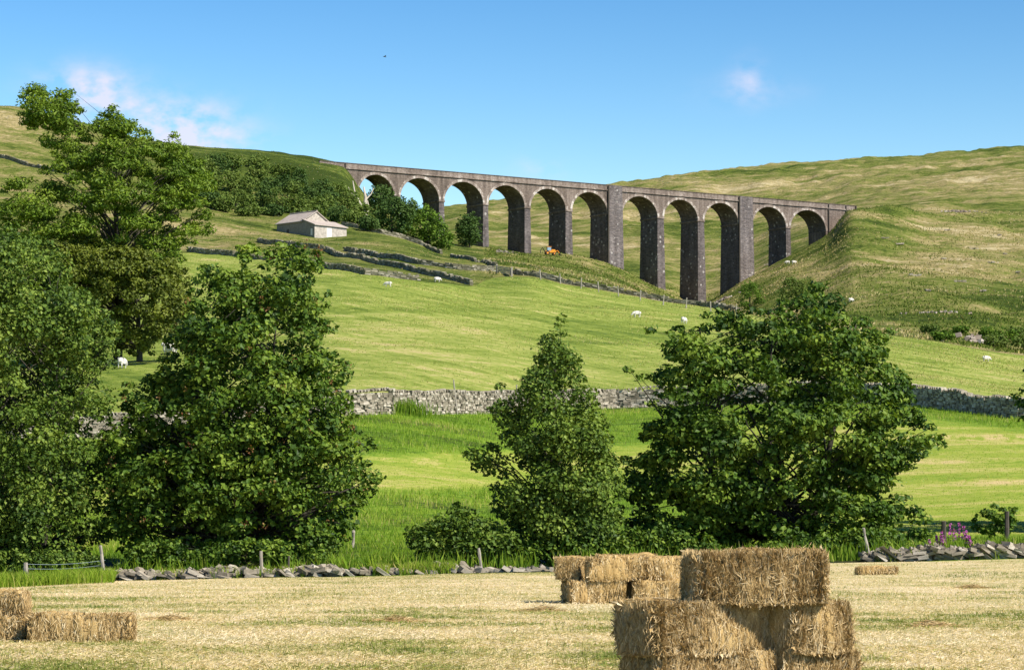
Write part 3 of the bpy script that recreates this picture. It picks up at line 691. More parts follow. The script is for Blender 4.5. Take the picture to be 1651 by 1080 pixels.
HW = [
 ([(304, 406), (360, 411), (429, 419), (524, 432), (590, 443), (677, 453)], 1.5, 'lowest grey stone wall on the left hillside along the top of the mown pasture', .28),
 ([(417, 390), (470, 397), (524, 404), (590, 421), (638, 431), (686, 443), (760, 460)], 1.5, 'rubble stone wall slanting down the hillside below the barn to a point in the bright grass', .2),
 ([(556, 405), (614, 416), (674, 426), (733, 434), (800, 438)], 1.5, 'stone wall on the hillside that ends at the small grey gate', .2),
 ([(728, 415), (765, 421), (800, 430)], 1.1, 'short dark stone wall stub just above the small grey gate', .2),
 ([(826, 442), (843, 444), (940, 462), (1040, 480), (1130, 493), (1192, 503)], 1.35, 'dark stone wall with fence posts running along the pasture top in front of the viaduct piers', 0),
 ([(552, 364), (614, 377), (653, 386), (685, 398), (712, 410)], 1.5, 'stone wall running right from the barn below the bright green trees', .1),
 ([(311, 327), (360, 332), (420, 342), (450, 349)], 1.5, 'stone wall left of the barn under the hillside scrub', .1),
 ([(-60, 240), (0, 255), (45, 268), (110, 282)], 1.5, 'far stone wall high on the left hill behind the ash tree', .1)]
for k, (pl, h, lb, gp) in enumerate(HW):
    stone_wall('field_wall', lb, gl(pl, dmin=300), h * .66, .7, .7, .25, M['far_stone'], 40 + k, cope=False, gaps=gp, hvar=.35, jit=.24)
# low tumbled walls at the edge of the hay field
def tumbled(name, label, px0, px1, d0, hmax, n, seed, dens=None):
    rng = np.random.default_rng(seed); mb = MB(); C, H, A, TT = [], [], [], []
    for k in range(n):
        px = rng.uniform(px0, px1); d = d0 + rng.normal(0, .28)
        if dens is not None and rng.random() > np.interp(px, dens[0], dens[1]): continue
        hm = hmax * (.6 + .6 * vnoise(px / 28, 1, seed)) * (np.interp(px, dens[0], dens[1]) if dens is not None else 1)
        x = (px - CX) / F * d; z = float(zf(x, d))
        l = rng.uniform(.10, .27); hh = rng.uniform(.03, .065)
        C.append([x, d, z + rng.uniform(.0, 1) ** .8 * hm])
        H.append([l, rng.uniform(.12, .22), hh]); tl = rng.normal(-.35, .3)
        v = np.array([1, rng.normal(0, .25), tl]); A.append(v / np.linalg.norm(v)); TT.append(rng.uniform(.2, .95))
    stone_boxes(mb, np.array(C), np.array(H), np.array(A), rng, .22, np.array(TT))
    x = ((px0 + px1) / 2 - CX) / F * d0; base = np.array([x, d0, float(zf(x, d0))])
    mb.v = [v - base for v in mb.v]
    return tag(mb.build(name, M['stone'], loc=tuple(base)), label, 'stone wall')
tumbled('tumbled_stone_wall', 'low tumbled wall of leaning grey slabs at the left edge of the hay field', 168, 545, 86.2, .23, 560, 5)
tumbled('tumbled_stone_wall', 'sparse half-buried wall stones in weeds at the middle of the field edge', 560, 900, 86.2, .2, 300, 6, ([560, 580, 640, 700, 760, 900], [.5, .9, .7, .9, .55, .25]))
tumbled('tumbled_stone_wall', 'pale tumbled slab wall at the right edge of the field beside the pink flowers', 1392, 1760, 86.2, .38, 900, 7, ([1392, 1440, 1760], [.5, .9, 1]))

# ------------------------------------------------------------------ trees
def in_poly(P, x, y):
    r = np.zeros(len(x), bool); n = len(P)
    for i in range(n):
        x1, y1 = P[i]; x2, y2 = P[(i + 1) % n]
        c = ((y1 > y) != (y2 > y)) & (x < (x2 - x1) * (y - y1) / (y2 - y1 + 1e-12) + x1)
        r ^= c
    return r
def edge_dist(P, x, y):
    d = np.full(len(x), 1e9); n = len(P)
    for i in range(n):
        a, b = np.array(P[i]), np.array(P[(i + 1) % n]); ab = b - a
        t = np.clip(((x - a[0]) * ab[0] + (y - a[1]) * ab[1]) / (ab @ ab + 1e-12), 0, 1)
        d = np.minimum(d, np.hypot(x - a[0] - t * ab[0], y - a[1] - t * ab[1]))
    return d
def add_leaves(mb, pos, nrm, size, rng, tint, aspect=.75):
    n = len(pos)
    r = rng.normal(size=(n, 3)); a = np.cross(nrm, r); a /= np.linalg.norm(a, axis=1)[:, None] + 1e-9
    a[:, 2] -= .25; a /= np.linalg.norm(a, axis=1)[:, None]
    b = np.cross(nrm, a); b /= np.linalg.norm(b, axis=1)[:, None] + 1e-9
    s = size[:, None]
    fold = nrm * s * .12
    V = np.stack([pos - a * s * .5, pos + b * s * .5 * aspect - a * s * .05 + fold, pos + a * s * .5, pos - b * s * .5 * aspect - a * s * .05 + fold], 1)
    i = np.arange(n)[:, None] * 4
    mb.add(V.reshape(-1, 3), np.concatenate([i + np.array([[0, 1, 2]]), i + np.array([[0, 2, 3]])], 0), np.concatenate([tint, tint]))
def make_tree(name, label, cat, base, poly, leafmat, nclump, nleaf, leaf, cr, thick, seed, holes=(), trunk_r=.16, flat=.62, lean=0, group=None, barkmat=None, limbs=40, multi=1, airy=0.0, seeds=0, aspect=.75):
    """crown grown inside a silhouette that is given its real distance, size and depth"""
    rng = np.random.default_rng(seed)
    base = np.asarray(base, float); d = base[1]
    o = empty(name, tuple(base), label, cat, group)
    P3 = np.array([at(px, py, d) for px, py in poly]) - base
    P = P3[:, [0, 2]]
    lo, hi = P.min(0), P.max(0)
    cx, cz = [], []
    area = np.prod(hi - lo) * in_poly(P, rng.uniform(lo[0], hi[0], 4000), rng.uniform(lo[1], hi[1], 4000)).mean()
    st = math.sqrt(area / (nclump * .62))
    gx, gz_ = np.meshgrid(np.arange(lo[0] + st * .4, hi[0], st), np.arange(lo[1] + st * .4, hi[1], st))
    gx = (gx + rng.uniform(-.45, .45, gx.shape) * st).ravel(); gz_ = (gz_ + rng.uniform(-.45, .45, gz_.shape) * st).ravel()
    ok = in_poly(P, gx, gz_); cx += list(gx[ok]); cz += list(gz_[ok])
    while len(cx) < nclump:
        x = rng.uniform(lo[0], hi[0], 400); z = rng.uniform(lo[1], hi[1], 400)
        ok = in_poly(P, x, z)
        cx += list(x[ok]); cz += list(z[ok])
    cx = np.array(cx[:nclump]); cz = np.array(cz[:nclump])
    # settle the clumps a little apart so that the crown breaks into masses
    e = edge_dist(P, cx, cz)
    emax = max(e.max(), 1e-3)
    q = np.clip(e / emax, 0, 1)
    T = thick * np.sqrt(np.clip(1 - (1 - q) ** 2, 0, 1)) + .12 * cr
    cy = T * np.sign(rng.uniform(-1, .75, nclump)) * rng.uniform(.25, 1, nclump) ** .6
    r = cr * rng.uniform(.65, 1.3, nclump)
    r = np.minimum(r, np.maximum(e * 1.15, cr * .38))
    for (hx, hy, hr) in holes:
        c = at(hx, hy, d) - base; R = hr * .62 * d / F
        k = (np.hypot(cx - c[0], cz - c[2]) > R + r * .55)
        cx, cy, cz, r = cx[k], cy[k], cz[k], r[k]
    n = len(cx)
    C = np.stack([cx, cy, cz], -1)
    w = r ** 2; cnt = np.maximum(3, (nleaf * w / w.sum())).astype(int)
    idx = np.repeat(np.arange(n), cnt); m = len(idx)
    dv = rng.normal(size=(m, 3)); dv /= np.linalg.norm(dv, axis=1)[:, None]
    rho = rng.uniform(0.15, 1, m) ** .45 * (1 + .12 * rng.normal(size=m)) * np.where(rng.random(m) < .06, 1.35, 1)
    off = dv * rho[:, None] * r[idx][:, None]; off[:, 2] *= flat
    if airy: off[:, 2] -= .25 * airy * r[idx] * (np.hypot(dv[:, 0], dv[:, 1]) ** 2)
    pos = C[idx] + off
    nr = dv * .55 + np.array([0.10, -0.12, .62]) + rng.normal(size=(m, 3)) * .50
    nr /= np.linalg.norm(nr, axis=1)[:, None]
    ct = rng.normal(0, .19, n) + .12 * (C[:, 2] - C[:, 2].mean()) * 0
    tint = np.clip(.5 + ct[idx] + rng.normal(0, .22, m), 0, 1)
    mb = MB(); add_leaves(mb, pos, nr, leaf * rng.uniform(.45, 1.5, m), rng, tint, aspect)
    mb.build('crown', leafmat, o)
    if seeds:
        sel = rng.choice(n, seeds); sp_ = C[sel] + np.stack([rng.normal(0, .5, seeds), -rng.uniform(.55, 1.0, seeds), rng.normal(0, .4, seeds)], -1) * r[sel][:, None]
        i_ = np.repeat(np.arange(seeds), 12); q_ = sp_[i_] + rng.normal(0, .07, (seeds * 12, 3)); n_ = rng.normal(size=(seeds * 12, 3)); n_ /= np.linalg.norm(n_, axis=1)[:, None]
        sm = MB(); add_leaves(sm, q_, n_, rng.uniform(.05, .10, seeds * 12), rng, rng.random(seeds * 12)); sm.build('seed_clusters', M['seed'], o)
    # trunk and limbs
    tb = MB(); top = hi[1]
    for q_ in range(multi):
        bx = 0 if multi == 1 else (q_ - (multi - 1) / 2) * trunk_r * 5
        k = np.linspace(0, 1, 9); ztop_ = top * rng.uniform(.72, .86)
        tx = bx + lean * k + (np.median(cx) - bx) * .5 * k ** 2 + (bx * 2.2) * k + np.cumsum(rng.normal(0, trunk_r * .35, 9)) * k
        pts = np.stack([tx, np.cumsum(rng.normal(0, trunk_r * .25, 9)), -.3 + (ztop_ + .3) * k], -1)
        tube(tb, pts, trunk_r * (1 - .85 * k) * (1.0 if multi == 1 else .75), 7)
        nnd = np.sort(np.hypot(cx[:, None] - cx[None], cz[:, None] - cz[None]), 1)[:, min(4, n - 1)]
        lone = np.argsort(-nnd)[:max(3, n // 12)]
        sel = np.unique(np.concatenate([rng.permutation(n)[:max(4, limbs // multi)], lone[q_::multi]]))
        for s_ in sel:
            c = C[s_]; 
            zz = np.clip(c[2] - rng.uniform(.25, .6) * abs(c[0]) - .12 * top, .08 * top, ztop_ * .95)
            f_ = (zz + .3) / (ztop_ + .3); p0 = np.array([np.interp(f_, k, pts[:, 0]), np.interp(f_, k, pts[:, 1]), zz])
            mid_ = (p0 + c) / 2 + np.array([0, 0, .08 * np.linalg.norm(c - p0)]) + rng.normal(0, .05, 3) * np.linalg.norm(c - p0)
            r0 = trunk_r * (1 - .8 * f_) * .32
            tube(tb, [p0, mid_, c], [r0, r0 * .6, r0 * .16], 5, cap=False)
    tb.build('trunk', barkmat or M['bark'], o, smooth=True)
    return o
def stand(px, d):
    x = (px - CX) / F * d; return np.array([x, d, float(zf(x, d))])

make_tree('sycamore_tree', 'broad dark green sycamore at right behind the near hay bales', 'tree', stand(1240, 91.5),
 [(1045, 530), (1090, 530), (1120, 515), (1160, 500), (1200, 495), (1240, 500), (1265, 480), (1290, 470), (1310, 443), (1335, 458), (1348, 478), (1378, 462), (1376, 488), (1352, 502), (1380, 520), (1400, 525), (1435, 518), (1432, 545), (1420, 580), (1445, 600), (1488, 590), (1455, 620), (1470, 650), (1500, 680), (1522, 715), (1490, 752), (1450, 762), (1428, 785), (1460, 800), (1512, 850), (1500, 872), (1440, 890), (1400, 897), (1100, 897), (1020, 885), (1000, 850), (1020, 820), (1003, 780), (1010, 740), (1040, 720), (1030, 690), (1060, 660), (1040, 640), (1070, 628), (1010, 607), (1003, 593), (1050, 595), (1078, 575), (1060, 555)],
 M['sycamore'], 560, 60000, .165, .58, 3.6, 101, holes=[(1112, 738, 13), (1212, 690, 9), (1372, 672, 13), (1442, 700, 8), (1085, 818, 12), (1300, 735, 7), (1180, 655, 6), (1260, 610, 6)], trunk_r=.20, flat=.5, limbs=110, multi=3)
make_tree('sycamore_tree', 'large leafy sycamore in the left foreground with reddish seed clusters', 'tree', stand(385, 90.8),
 [(338, 422), (365, 428), (392, 440), (425, 442), (433, 402), (455, 389), (500, 394), (528, 412), (524, 432), (503, 446), (515, 470), (547, 481), (548, 496), (520, 512), (547, 525), (535, 560), (552, 580), (577, 600), (560, 625), (582, 650), (565, 680), (607, 705), (590, 740), (622, 765), (605, 800), (575, 830), (592, 850), (550, 872), (545, 897), (480, 912), (350, 917), (200, 912), (185, 872), (150, 790), (165, 740), (172, 695), (210, 670), (180, 650), (200, 620), (258, 600), (265, 560), (310, 500), (303, 460)],
 M['sycamore'], 640, 68000, .16, .56, 3.4, 102, holes=[(455, 545, 12), (395, 620, 8), (458, 575, 7), (300, 575, 6), (520, 560, 7)], trunk_r=.20, flat=.55, limbs=110, multi=2, seeds=150)
make_tree('alder_tree', 'bushy mid green alder filling the left edge of the picture', 'tree', stand(45, 90),
 [(-60, 380), (0, 362), (40, 358), (70, 383), (104, 402), (120, 440), (145, 470), (190, 520), (197, 560), (165, 600), (188, 640), (182, 700), (165, 760), (152, 800), (175, 850), (165, 908), (0, 918), (-150, 905), (-190, 640), (-130, 430)],
 M['alder'], 620, 90000, .125, .58, 3.2, 103, holes=[(150, 688, 16), (75, 600, 6), (20, 690, 7)], trunk_r=.18, flat=.7, limbs=70, multi=2)
make_tree('alder_tree', 'conical young alder with a pointed top at the middle of the picture', 'tree', stand(892, 90),
 [(903, 500), (914, 530), (918, 560), (940, 575), (937, 600), (955, 620), (967, 660), (985, 690), (985, 720), (1010, 742), (1000, 770), (1015, 800), (1000, 850), (1010, 892), (960, 902), (880, 898), (830, 875), (798, 830), (788, 790), (815, 770), (778, 760), (742, 742), (760, 720), (800, 715), (810, 695), (788, 662), (798, 640), (793, 612), (805, 605), (822, 642), (845, 600), (868, 570), (880, 540), (893, 512)],
 M['alder'], 270, 38000, .125, .56, 2.4, 104, holes=[(900, 640, 6), (870, 690, 6), (930, 760, 7), (860, 770, 6), (825, 730, 9), (1000, 715, 8), (985, 800, 6)], trunk_r=.15, flat=.75, limbs=70)
make_tree('alder_bush', 'low round alder bush at the field edge left of the conical alder', 'bush', stand(748, 88.5),
 [(652, 852), (680, 840), (700, 830), (735, 812), (768, 825), (800, 840), (842, 862), (832, 908), (760, 918), (680, 916), (655, 892)], M['alder'], 90, 9500, .13, .38, 1.0, 105, trunk_r=.06, flat=.8, limbs=30, multi=3)
make_tree('bramble_bush', 'low dark bramble thicket behind the far bale stack', 'bush', stand(905, 88.6),
 [(830, 890), (850, 868), (890, 858), (930, 850), (975, 856), (1000, 872), (1005, 905), (920, 915), (835, 915)], M['sycamore'], 60, 5200, .13, .36, .9, 106, trunk_r=.05, flat=.75, limbs=20, multi=3)
make_tree('bramble_bush', 'dark undergrowth bush under the right sycamore above the near bales', 'bush', stand(1080, 89),
 [(985, 880), (1010, 850), (1060, 838), (1110, 850), (1150, 862), (1160, 905), (1080, 912), (990, 908)], M['sycamore'], 60, 5200, .13, .38, .9, 107, trunk_r=.05, flat=.75, limbs=20, multi=3)
make_tree('bramble_bush', 'leafy bush under the right sycamore beside the leaning post', 'bush', stand(1330, 89),
 [(1200, 885), (1240, 862), (1300, 850), (1380, 845), (1440, 860), (1480, 880), (1470, 905), (1350, 910), (1210, 908)], M['sycamore'], 70, 7000, .13, .4, .9, 108, trunk_r=.05, flat=.75, limbs=20, multi=3)
make_tree('bramble_bush', 'low dark undergrowth at the foot of the left sycamore behind the tumbled wall', 'bush', stand(370, 88.2),
 [(185, 905), (200, 880), (260, 868), (330, 872), (400, 866), (470, 872), (530, 880), (550, 905), (460, 916), (300, 918), (190, 915)], M['sycamore'], 110, 12000, .12, .36, .8, 113, trunk_r=.05, flat=.75, limbs=20, multi=3)
make_tree('nettle_patch', 'dark leafy undergrowth at the foot of the left alder behind the long grass', 'bush', stand(60, 88),
 [(-60, 915), (-40, 890), (20, 880), (90, 884), (150, 892), (168, 918), (60, 930), (-50, 930)], M['alder'], 60, 6000, .11, .34, .6, 114, trunk_r=.04, flat=.75, limbs=16, multi=3)
make_tree('hazel_bush', 'small shrub with thin stems at the right edge beyond the pink flowers', 'bush', stand(1610, 96),
 [(1570, 838), (1588, 815), (1602, 808), (1622, 822), (1638, 818), (1645, 850), (1600, 868), (1572, 860)], M['sycamore'], 22, 1300, .13, .3, .5, 109, trunk_r=.04, flat=.6, limbs=16, multi=2)
make_tree('sycamore_tree', 'tree at the right edge of the picture, only its branch tips showing', 'tree', stand(1745, 105),
 [(1622, 640), (1660, 615), (1650, 560), (1700, 500), (1780, 470), (1860, 520), (1900, 640), (1910, 760), (1860, 840), (1780, 870), (1690, 850), (1660, 790), (1690, 740), (1668, 700), (1640, 688), (1650, 665)], M['sycamore'], 220, 22000, .17, .6, 3.0, 110, trunk_r=.2, flat=.55, limbs=50)
# the ash and the hawthorn stand farther back in the pasture
ash_b = ground(190, 585, dmin=200)
make_tree('ash_tree', 'tall airy light green ash tree rising above the left trees against the sky', 'tree', ash_b,
 [(27, 165), (55, 137), (90, 139), (118, 148), (141, 180), (140, 208), (150, 215), (166, 180), (185, 171), (202, 184), (226, 195), (246, 225), (262, 226), (290, 214), (309, 240), (330, 262), (346, 290), (335, 328), (340, 375), (300, 402), (285, 455), (190, 470), (100, 455), (40, 420), (2, 360), (6, 310), (30, 282), (84, 268), (86, 252), (40, 205)],
 M['ash'], 430, 72000, .36, 1.05, 7.5, 111, holes=[(108, 258, 10), (62, 300, 12), (110, 295, 8), (178, 372, 8), (215, 300, 5), (150, 240, 8), (40, 245, 12), (250, 345, 6), (130, 345, 6)], trunk_r=.45, flat=.55, limbs=110, airy=1.0, aspect=.42)
make_tree('hawthorn_tree', 'olive brown hawthorn with dense rounded crown in front of the ash', 'tree', ground(235, 583, dmin=200) + np.array([0, -4, 0]),
 [(60, 402), (110, 380), (180, 384), (250, 404), (300, 430), (315, 470), (308, 512), (285, 548), (245, 572), (200, 572), (140, 565), (90, 520), (50, 450)], M['thorn'], 280, 34000, .27, .85, 5.0, 112, trunk_r=.3, flat=.65, limbs=40)
make_tree('ash_sapling', 'thin sapling top poking up left of the foreground sycamore crown', 'tree', stand(402, 101),
 [(378, 395), (400, 385), (425, 400), (418, 430), (408, 470), (398, 470), (390, 425)], M['ash'], 14, 420, .16, .35, .4, 113, trunk_r=.05, flat=.7, limbs=14)
# trees and scrub near the railway
def far_tree(name, label, cat, base, poly, mat, seed, leaf=.55, cr=1.5, thick=5, nl=3500, nc=70, group=None, tr=.25):
    return make_tree(name, label, cat, base, poly, mat, nc, nl, leaf, cr, thick, seed, trunk_r=tr, flat=.75, limbs=10, group=group)
far_tree('broadleaf_tree', 'bright green rounded tree right of the barn in front of the viaduct', 'tree', ground(690, 396, dmin=500), [(640, 352), (665, 330), (690, 330), (712, 350), (728, 372), (737, 392), (728, 405), (700, 402), (670, 390), (640, 378)], M['far_leaf'], 201, nl=6000, nc=110)
far_tree('broadleaf_tree', 'darker green tree between the dead tree and the bright rounded tree', 'tree', ground(632, 374, dmin=500), [(598, 345), (612, 330), (640, 318), (662, 316), (676, 330), (668, 352), (655, 378), (625, 374), (602, 365)], M['far_dark'], 202, nl=5000, nc=100)
far_tree('hawthorn_tree', 'small dark tree against the viaduct pier right of the bright tree', 'tree', ground(757, 398, dmin=560), [(735, 362), (748, 345), (762, 340), (776, 358), (778, 388), (770, 397), (745, 396), (736, 385)], M['far_dark'], 203, nl=3500)
far_tree('pine_tree', 'dark bluish tree behind the bare dead tree under the first arch', 'tree', ground(616, 350, dmin=640), [(588, 318), (600, 300), (618, 296), (636, 306), (640, 330), (628, 345), (600, 345)], M['far_dark'], 204, nl=3000)
far_tree('round_bush', 'single dark round bush on the grassy embankment near the viaduct end', 'bush', ground(482, 300, dmin=560), [(470, 285), (478, 272), (490, 272), (497, 288), (494, 300), (472, 300)], M['far_dark'], 205, nl=1200, nc=25)
far_tree('willow_bush', 'round dark green bush at the foot of the gill left of the sycamore top', 'bush', ground(1208, 498, dmin=300, dmax=700), [(1188, 480), (1196, 458), (1212, 450), (1228, 462), (1238, 482), (1230, 500), (1190, 500)], M['far_leaf'], 206, leaf=.35, nl=2600, nc=40, cr=1.0, thick=2)
far_tree('willow_bush', 'grey green willow bush behind the top of the right sycamore', 'bush', ground(1285, 494, dmin=420), [(1252, 470), (1262, 450), (1285, 440), (1312, 448), (1330, 470), (1322, 496), (1260, 496)], M['far_olive'], 207, leaf=.4, nl=3000, nc=50, cr=1.2, thick=3)
rs = np.random.default_rng(77)
scrub = [(350, 262, 20, 22), (375, 292, 24, 18), (402, 300, 22, 16), (430, 318, 22, 18), (455, 322, 24, 20), (345, 300, 22, 20), (340, 322, 18, 14), (385, 322, 24, 15), (480, 330, 22, 16), (505, 318, 22, 20), (528, 332, 20, 18),
         (500, 345, 24, 14), (548, 345, 20, 15), (420, 282, 24, 16), (372, 262, 18, 14), (455, 296, 20, 14), (540, 308, 16, 16), (570, 352, 18, 14), (595, 362, 16, 12), (330, 275, 18, 24), (565, 325, 16, 16), (520, 300, 16, 12), (360, 330, 18, 12), (400, 338, 22, 11), (440, 340, 18, 10), (415, 262, 20, 10), (455, 274, 18, 9), (435, 300, 18, 13), (475, 306, 16, 12), (325, 305, 18, 18), (530, 318, 14, 12), (580, 340, 14, 12), (505, 332, 18, 12)]
for k, (x, y, rx, ry) in enumerate(scrub):
    th = np.linspace(0, 2 * np.pi, 11)[:-1]
    pl = [(x + 1.2 * rx * rs.uniform(.8, 1.15) * math.cos(t), y - 1.1 * ry * rs.uniform(.8, 1.15) * math.sin(t)) for t in th]
    far_tree('scrub_bush', 'green scrub bush in the thicket on the hillside between the barn and the skyline', 'bush', ground(x, y + ry * .9, dmin=520), pl, M['far_olive'] if k % 3 else M['far_dark'], 300 + k, leaf=.5, cr=1.5, thick=2.5, nl=1500, nc=26, group='scrub bushes on the hillside above the barn', tr=.12)
brs = [(1500, 530, 18, 8), (1520, 541, 20, 9), (1603, 550, 22, 12), (1622, 543, 26, 16), (1650, 552, 26, 15), (1548, 532, 15, 7), (1685, 558, 30, 16), (1390, 520, 18, 10), (1640, 535, 20, 11), (1592, 537, 16, 9)]
for k, (x, y, rx, ry) in enumerate(brs):
    th = np.linspace(0, 2 * np.pi, 11)[:-1]
    pl = [(x + rx * rs.uniform(.8, 1.15) * math.cos(t), y - ry * rs.uniform(.8, 1.15) * math.sin(t)) for t in th]
    far_tree('gorse_bush', 'low dark green bush along the beck beyond the right end of the pasture', 'bush', ground(x, y + ry, dmin=385), pl, M['far_leaf'] if k % 2 else M['far_olive'], 340 + k, leaf=.32, cr=.8, thick=1.6, nl=1300, nc=26, group='bushes along the beck at right', tr=.08)
# bare dead tree
db = ground(590, 346, dmin=600)
dt = empty('dead_tree', tuple(db), 'bare bleached dead tree standing right of the barn in front of the first arch', 'tree')
tb = MB(); kk = db[1] / F
def dl(pts, r): tube(tb, [[(x - 590) * kk, yo, (346 - y) * kk] for x, y, yo in pts], r, 6)
dl([(590, 350, 0), (588, 335, .2), (589, 318, .5), (586, 300, .8)], [.55, .5, .4, .16])
dl([(590, 343, 0), (580, 328, -.8), (572, 312, -1.2), (569, 292, -1.4)], [.4, .34, .26, .1])
dl([(592, 346, 0), (594, 334, .6), (592, 322, 1)], [.3, .24, .1])
dl([(589, 322, .5), (598, 312, .9), (602, 302, 1.2)], [.2, .16, .07])
dl([(576, 320, -1), (566, 312, -1.6), (562, 303, -2)], [.2, .14, .06])
tb.build('trunk', M['dead_wood'], dt, smooth=True)

# ------------------------------------------------------------------ grass as countless stems
def blades(name, X, Y, h, w, rng, tint, mat, lie=None, lean=.5):
    n = len(X); Z = zf(X, Y); p = np.stack([X, Y, Z - .01], -1)
    th = rng.uniform(0, 2 * np.pi, n); dr = np.stack([np.cos(th), np.sin(th), np.zeros(n)], -1)
    ln = (np.abs(rng.normal(0, lean, n)) * h)[:, None] * dr
    up = np.zeros((n, 3)); up[:, 2] = h
    if lie is not None: up[lie, 2] = .012 + .02 * rng.random(lie.sum()); ln[lie] = dr[lie] * (h[lie] * 2.2)[:, None]; 
    ph = rng.uniform(-.8, .8, n); sd = np.stack([np.cos(ph), np.sin(ph), np.zeros(n)], -1) * (w / 2)[:, None]
    if lie is not None:
        sd[lie] = np.cross(dr[lie], [0, 0, 1.0]) * (w[lie] / 2)[:, None]
        p[lie, 2] += .02
    V = np.stack([p - sd, p + sd, p + up * .6 + ln * .35 + sd * .7, p + up + ln, p + up * .6 + ln * .35 - sd * .7], 1)
    i = np.arange(n)[:, None] * 5
    mb = MB(); mb.add(V.reshape(-1, 3), i + np.array([[0, 1, 2, 3, 4]]), tint)
    return tag(mb.build(name, mat), kind='stuff')
rng = np.random.default_rng(5)
n = 240000
u = rng.random(n); d = (15 ** -.35 + u * (84.5 ** -.35 - 15 ** -.35)) ** (-1 / .35)
a = rng.uniform(-.235, .235, n); X = a * d
patch = fbm(X / 4, d / 5, 40) * .42 + fbm(X / 1.1, d / 1.6, 41) * .42 + .16 * vnoise(d / 1.3 + .08 * X, X / 18, 42) 
tint = np.clip(.57 + (patch - .5) * 2.6 + rng.normal(0, .16, n), 0, 1)
h = rng.uniform(.02, .055, n) * (1 + .5 * (tint < .35)); lie = rng.random(n) < .45
blades('stubble', X, d, h, rng.uniform(.004, .009, n) * (1 + d / 60), rng, tint, M['stubble'], lie=lie)
n = 9000
a = rng.uniform(-.21, -.142, n); d = rng.uniform(80.5, 86.0, n); k = a < -.143 - .004 * rng.random(n); X = a * d
blades('tall_grass', X, d, rng.uniform(.2, .5, n), rng.uniform(.012, .022, n), rng, np.clip(rng.normal(.5, .2, n), 0, 1), M['meadow_grass'])
n = 150000
a = rng.uniform(-.22, .22, n); tt = rng.random(n) ** .85; px = a * F + CX; d = 86.5 + (dB(px) - .5 - 86.5) * tt; X = a * d
tm = tall_mask(px, (d - 85) / (dB(px) - 85), X, d)
shd = tree_shade(px, d); short = (tm < .5); tm = np.maximum(tm, .55) * (1 - .97 * shd); keep = rng.random(n) < tm; short = short[keep]; X, d, tt = X[keep], d[keep], tt[keep]; n = len(X)
pt = fbm(X / 4, d / 4, 50)
blades('meadow_grass', X, d, rng.uniform(.12, .32, n) * (.55 + .8 * pt) * np.where(short, .28, 1), rng.uniform(.012, .03, n), rng, np.clip(.40 + .22 * short + (pt - .5) * 1.3 + rng.normal(0, .17, n) + .45 * (rng.random(n) < .06), 0, 1), M['meadow_grass'])
n = 90000
a = rng.uniform(-.20, .21, n); px = a * F + CX; tt = rng.random(n) ** .7; d = dB(px) + 1 + (dC(px) - dB(px) - 2) * tt; X = a * d
pt = fbm(X / 9, d / 14, 81); k = rng.random(n) < np.clip((pt - .33) * 3.2, .12, 1); X, d, pt = X[k], d[k], pt[k]; n = len(X)
blades('pasture_tufts', X, d, rng.uniform(.06, .17, n) * np.clip(d / 260, .6, 1.3), rng.uniform(.03, .06, n) * np.clip(d / 260, .6, 1.4), rng, np.clip(.55 + (pt - .5) * 1.2 + rng.normal(0, .28, n), 0, 1), M['pasture_tuft'], lean=.9)
n = 120000
px = np.where(rng.random(n) < .75, rng.uniform(780, 1760, n), rng.uniform(-80, 780, n)); a = (px - CX) / F; tt = rng.random(n); d = dC(px) + 3 + (1000 - dC(px) - 3) * tt; X = a * d
pt = fbm(X / 28, d / 28, 83) * .6 + fbm(X / 7, d / 7, 84) * .4; k = rng.random(n) < np.clip((pt - .36) * 4, .06, 1); X, d, pt = X[k], d[k], pt[k]; n = len(X)
h_l = np.where(px[k] < 780, .55, 1.0)
gr = np.where(fbm(X / 45, d / 45, 85) > .5, .30, .72)
blades('hill_tussocks', X, d, rng.uniform(.15, .55, n) * h_l, rng.uniform(.12, .30, n) * h_l, rng, np.clip(gr + rng.normal(0, .2, n), 0, 1), M['hill_tuft'], lean=.7)
# weeds and seed heads along the tumbled wall
n = 16000
a = rng.uniform(-.20, .21, n); px = a * F + CX; d = 86.8 + np.abs(rng.normal(0, .9, n)); X = a * d
w_ = fbm(X / 1.6, d * 0 + 3, 60); k = (w_ > .40) & (rng.random(n) > .72 * tree_shade(px, d)); X, d = X[k], d[k]; n = len(X)
blades('undergrowth', X, d, rng.uniform(.25, .75, n), rng.uniform(.02, .05, n), rng, np.clip(rng.normal(.35, .25, n), 0, 1), M['meadow_grass'], lean=.35)
n = 14000
a = rng.uniform(-.15, .20, n); a = np.where((a > -.075) & (a < .02) | (rng.random(n) < .45), a, rng.uniform(-.075, .02, n)); d = 85.5 + rng.uniform(0, .9, n); X = a * d; k = fbm(X / 1.2, d * 0 + 9, 61) > .50; X, d = X[k], d[k]; n = len(X)
blades('wall_weeds', X, d, rng.uniform(.1, .45, n), rng.uniform(.012, .03, n), rng, np.clip(rng.normal(.6, .25, n), 0, 1), M['meadow_grass'], lean=.4)
# the clump of rushes against the middle wall
n = 700
pb = stand(652, float(dB(652)[0]) - 1.0); X = pb[0] + rng.normal(0, .75, n); d = pb[1] + rng.normal(0, .25, n)
o = blades('rush_clump', X, d, rng.uniform(.5, 1.15, n), rng.uniform(.02, .04, n), rng, np.clip(rng.normal(.3, .2, n), 0, 1), M['meadow_grass'], lean=.3)
del o['kind']; tag(o, 'dark green clump of tall rushes against the pale stone wall', 'grass clump')

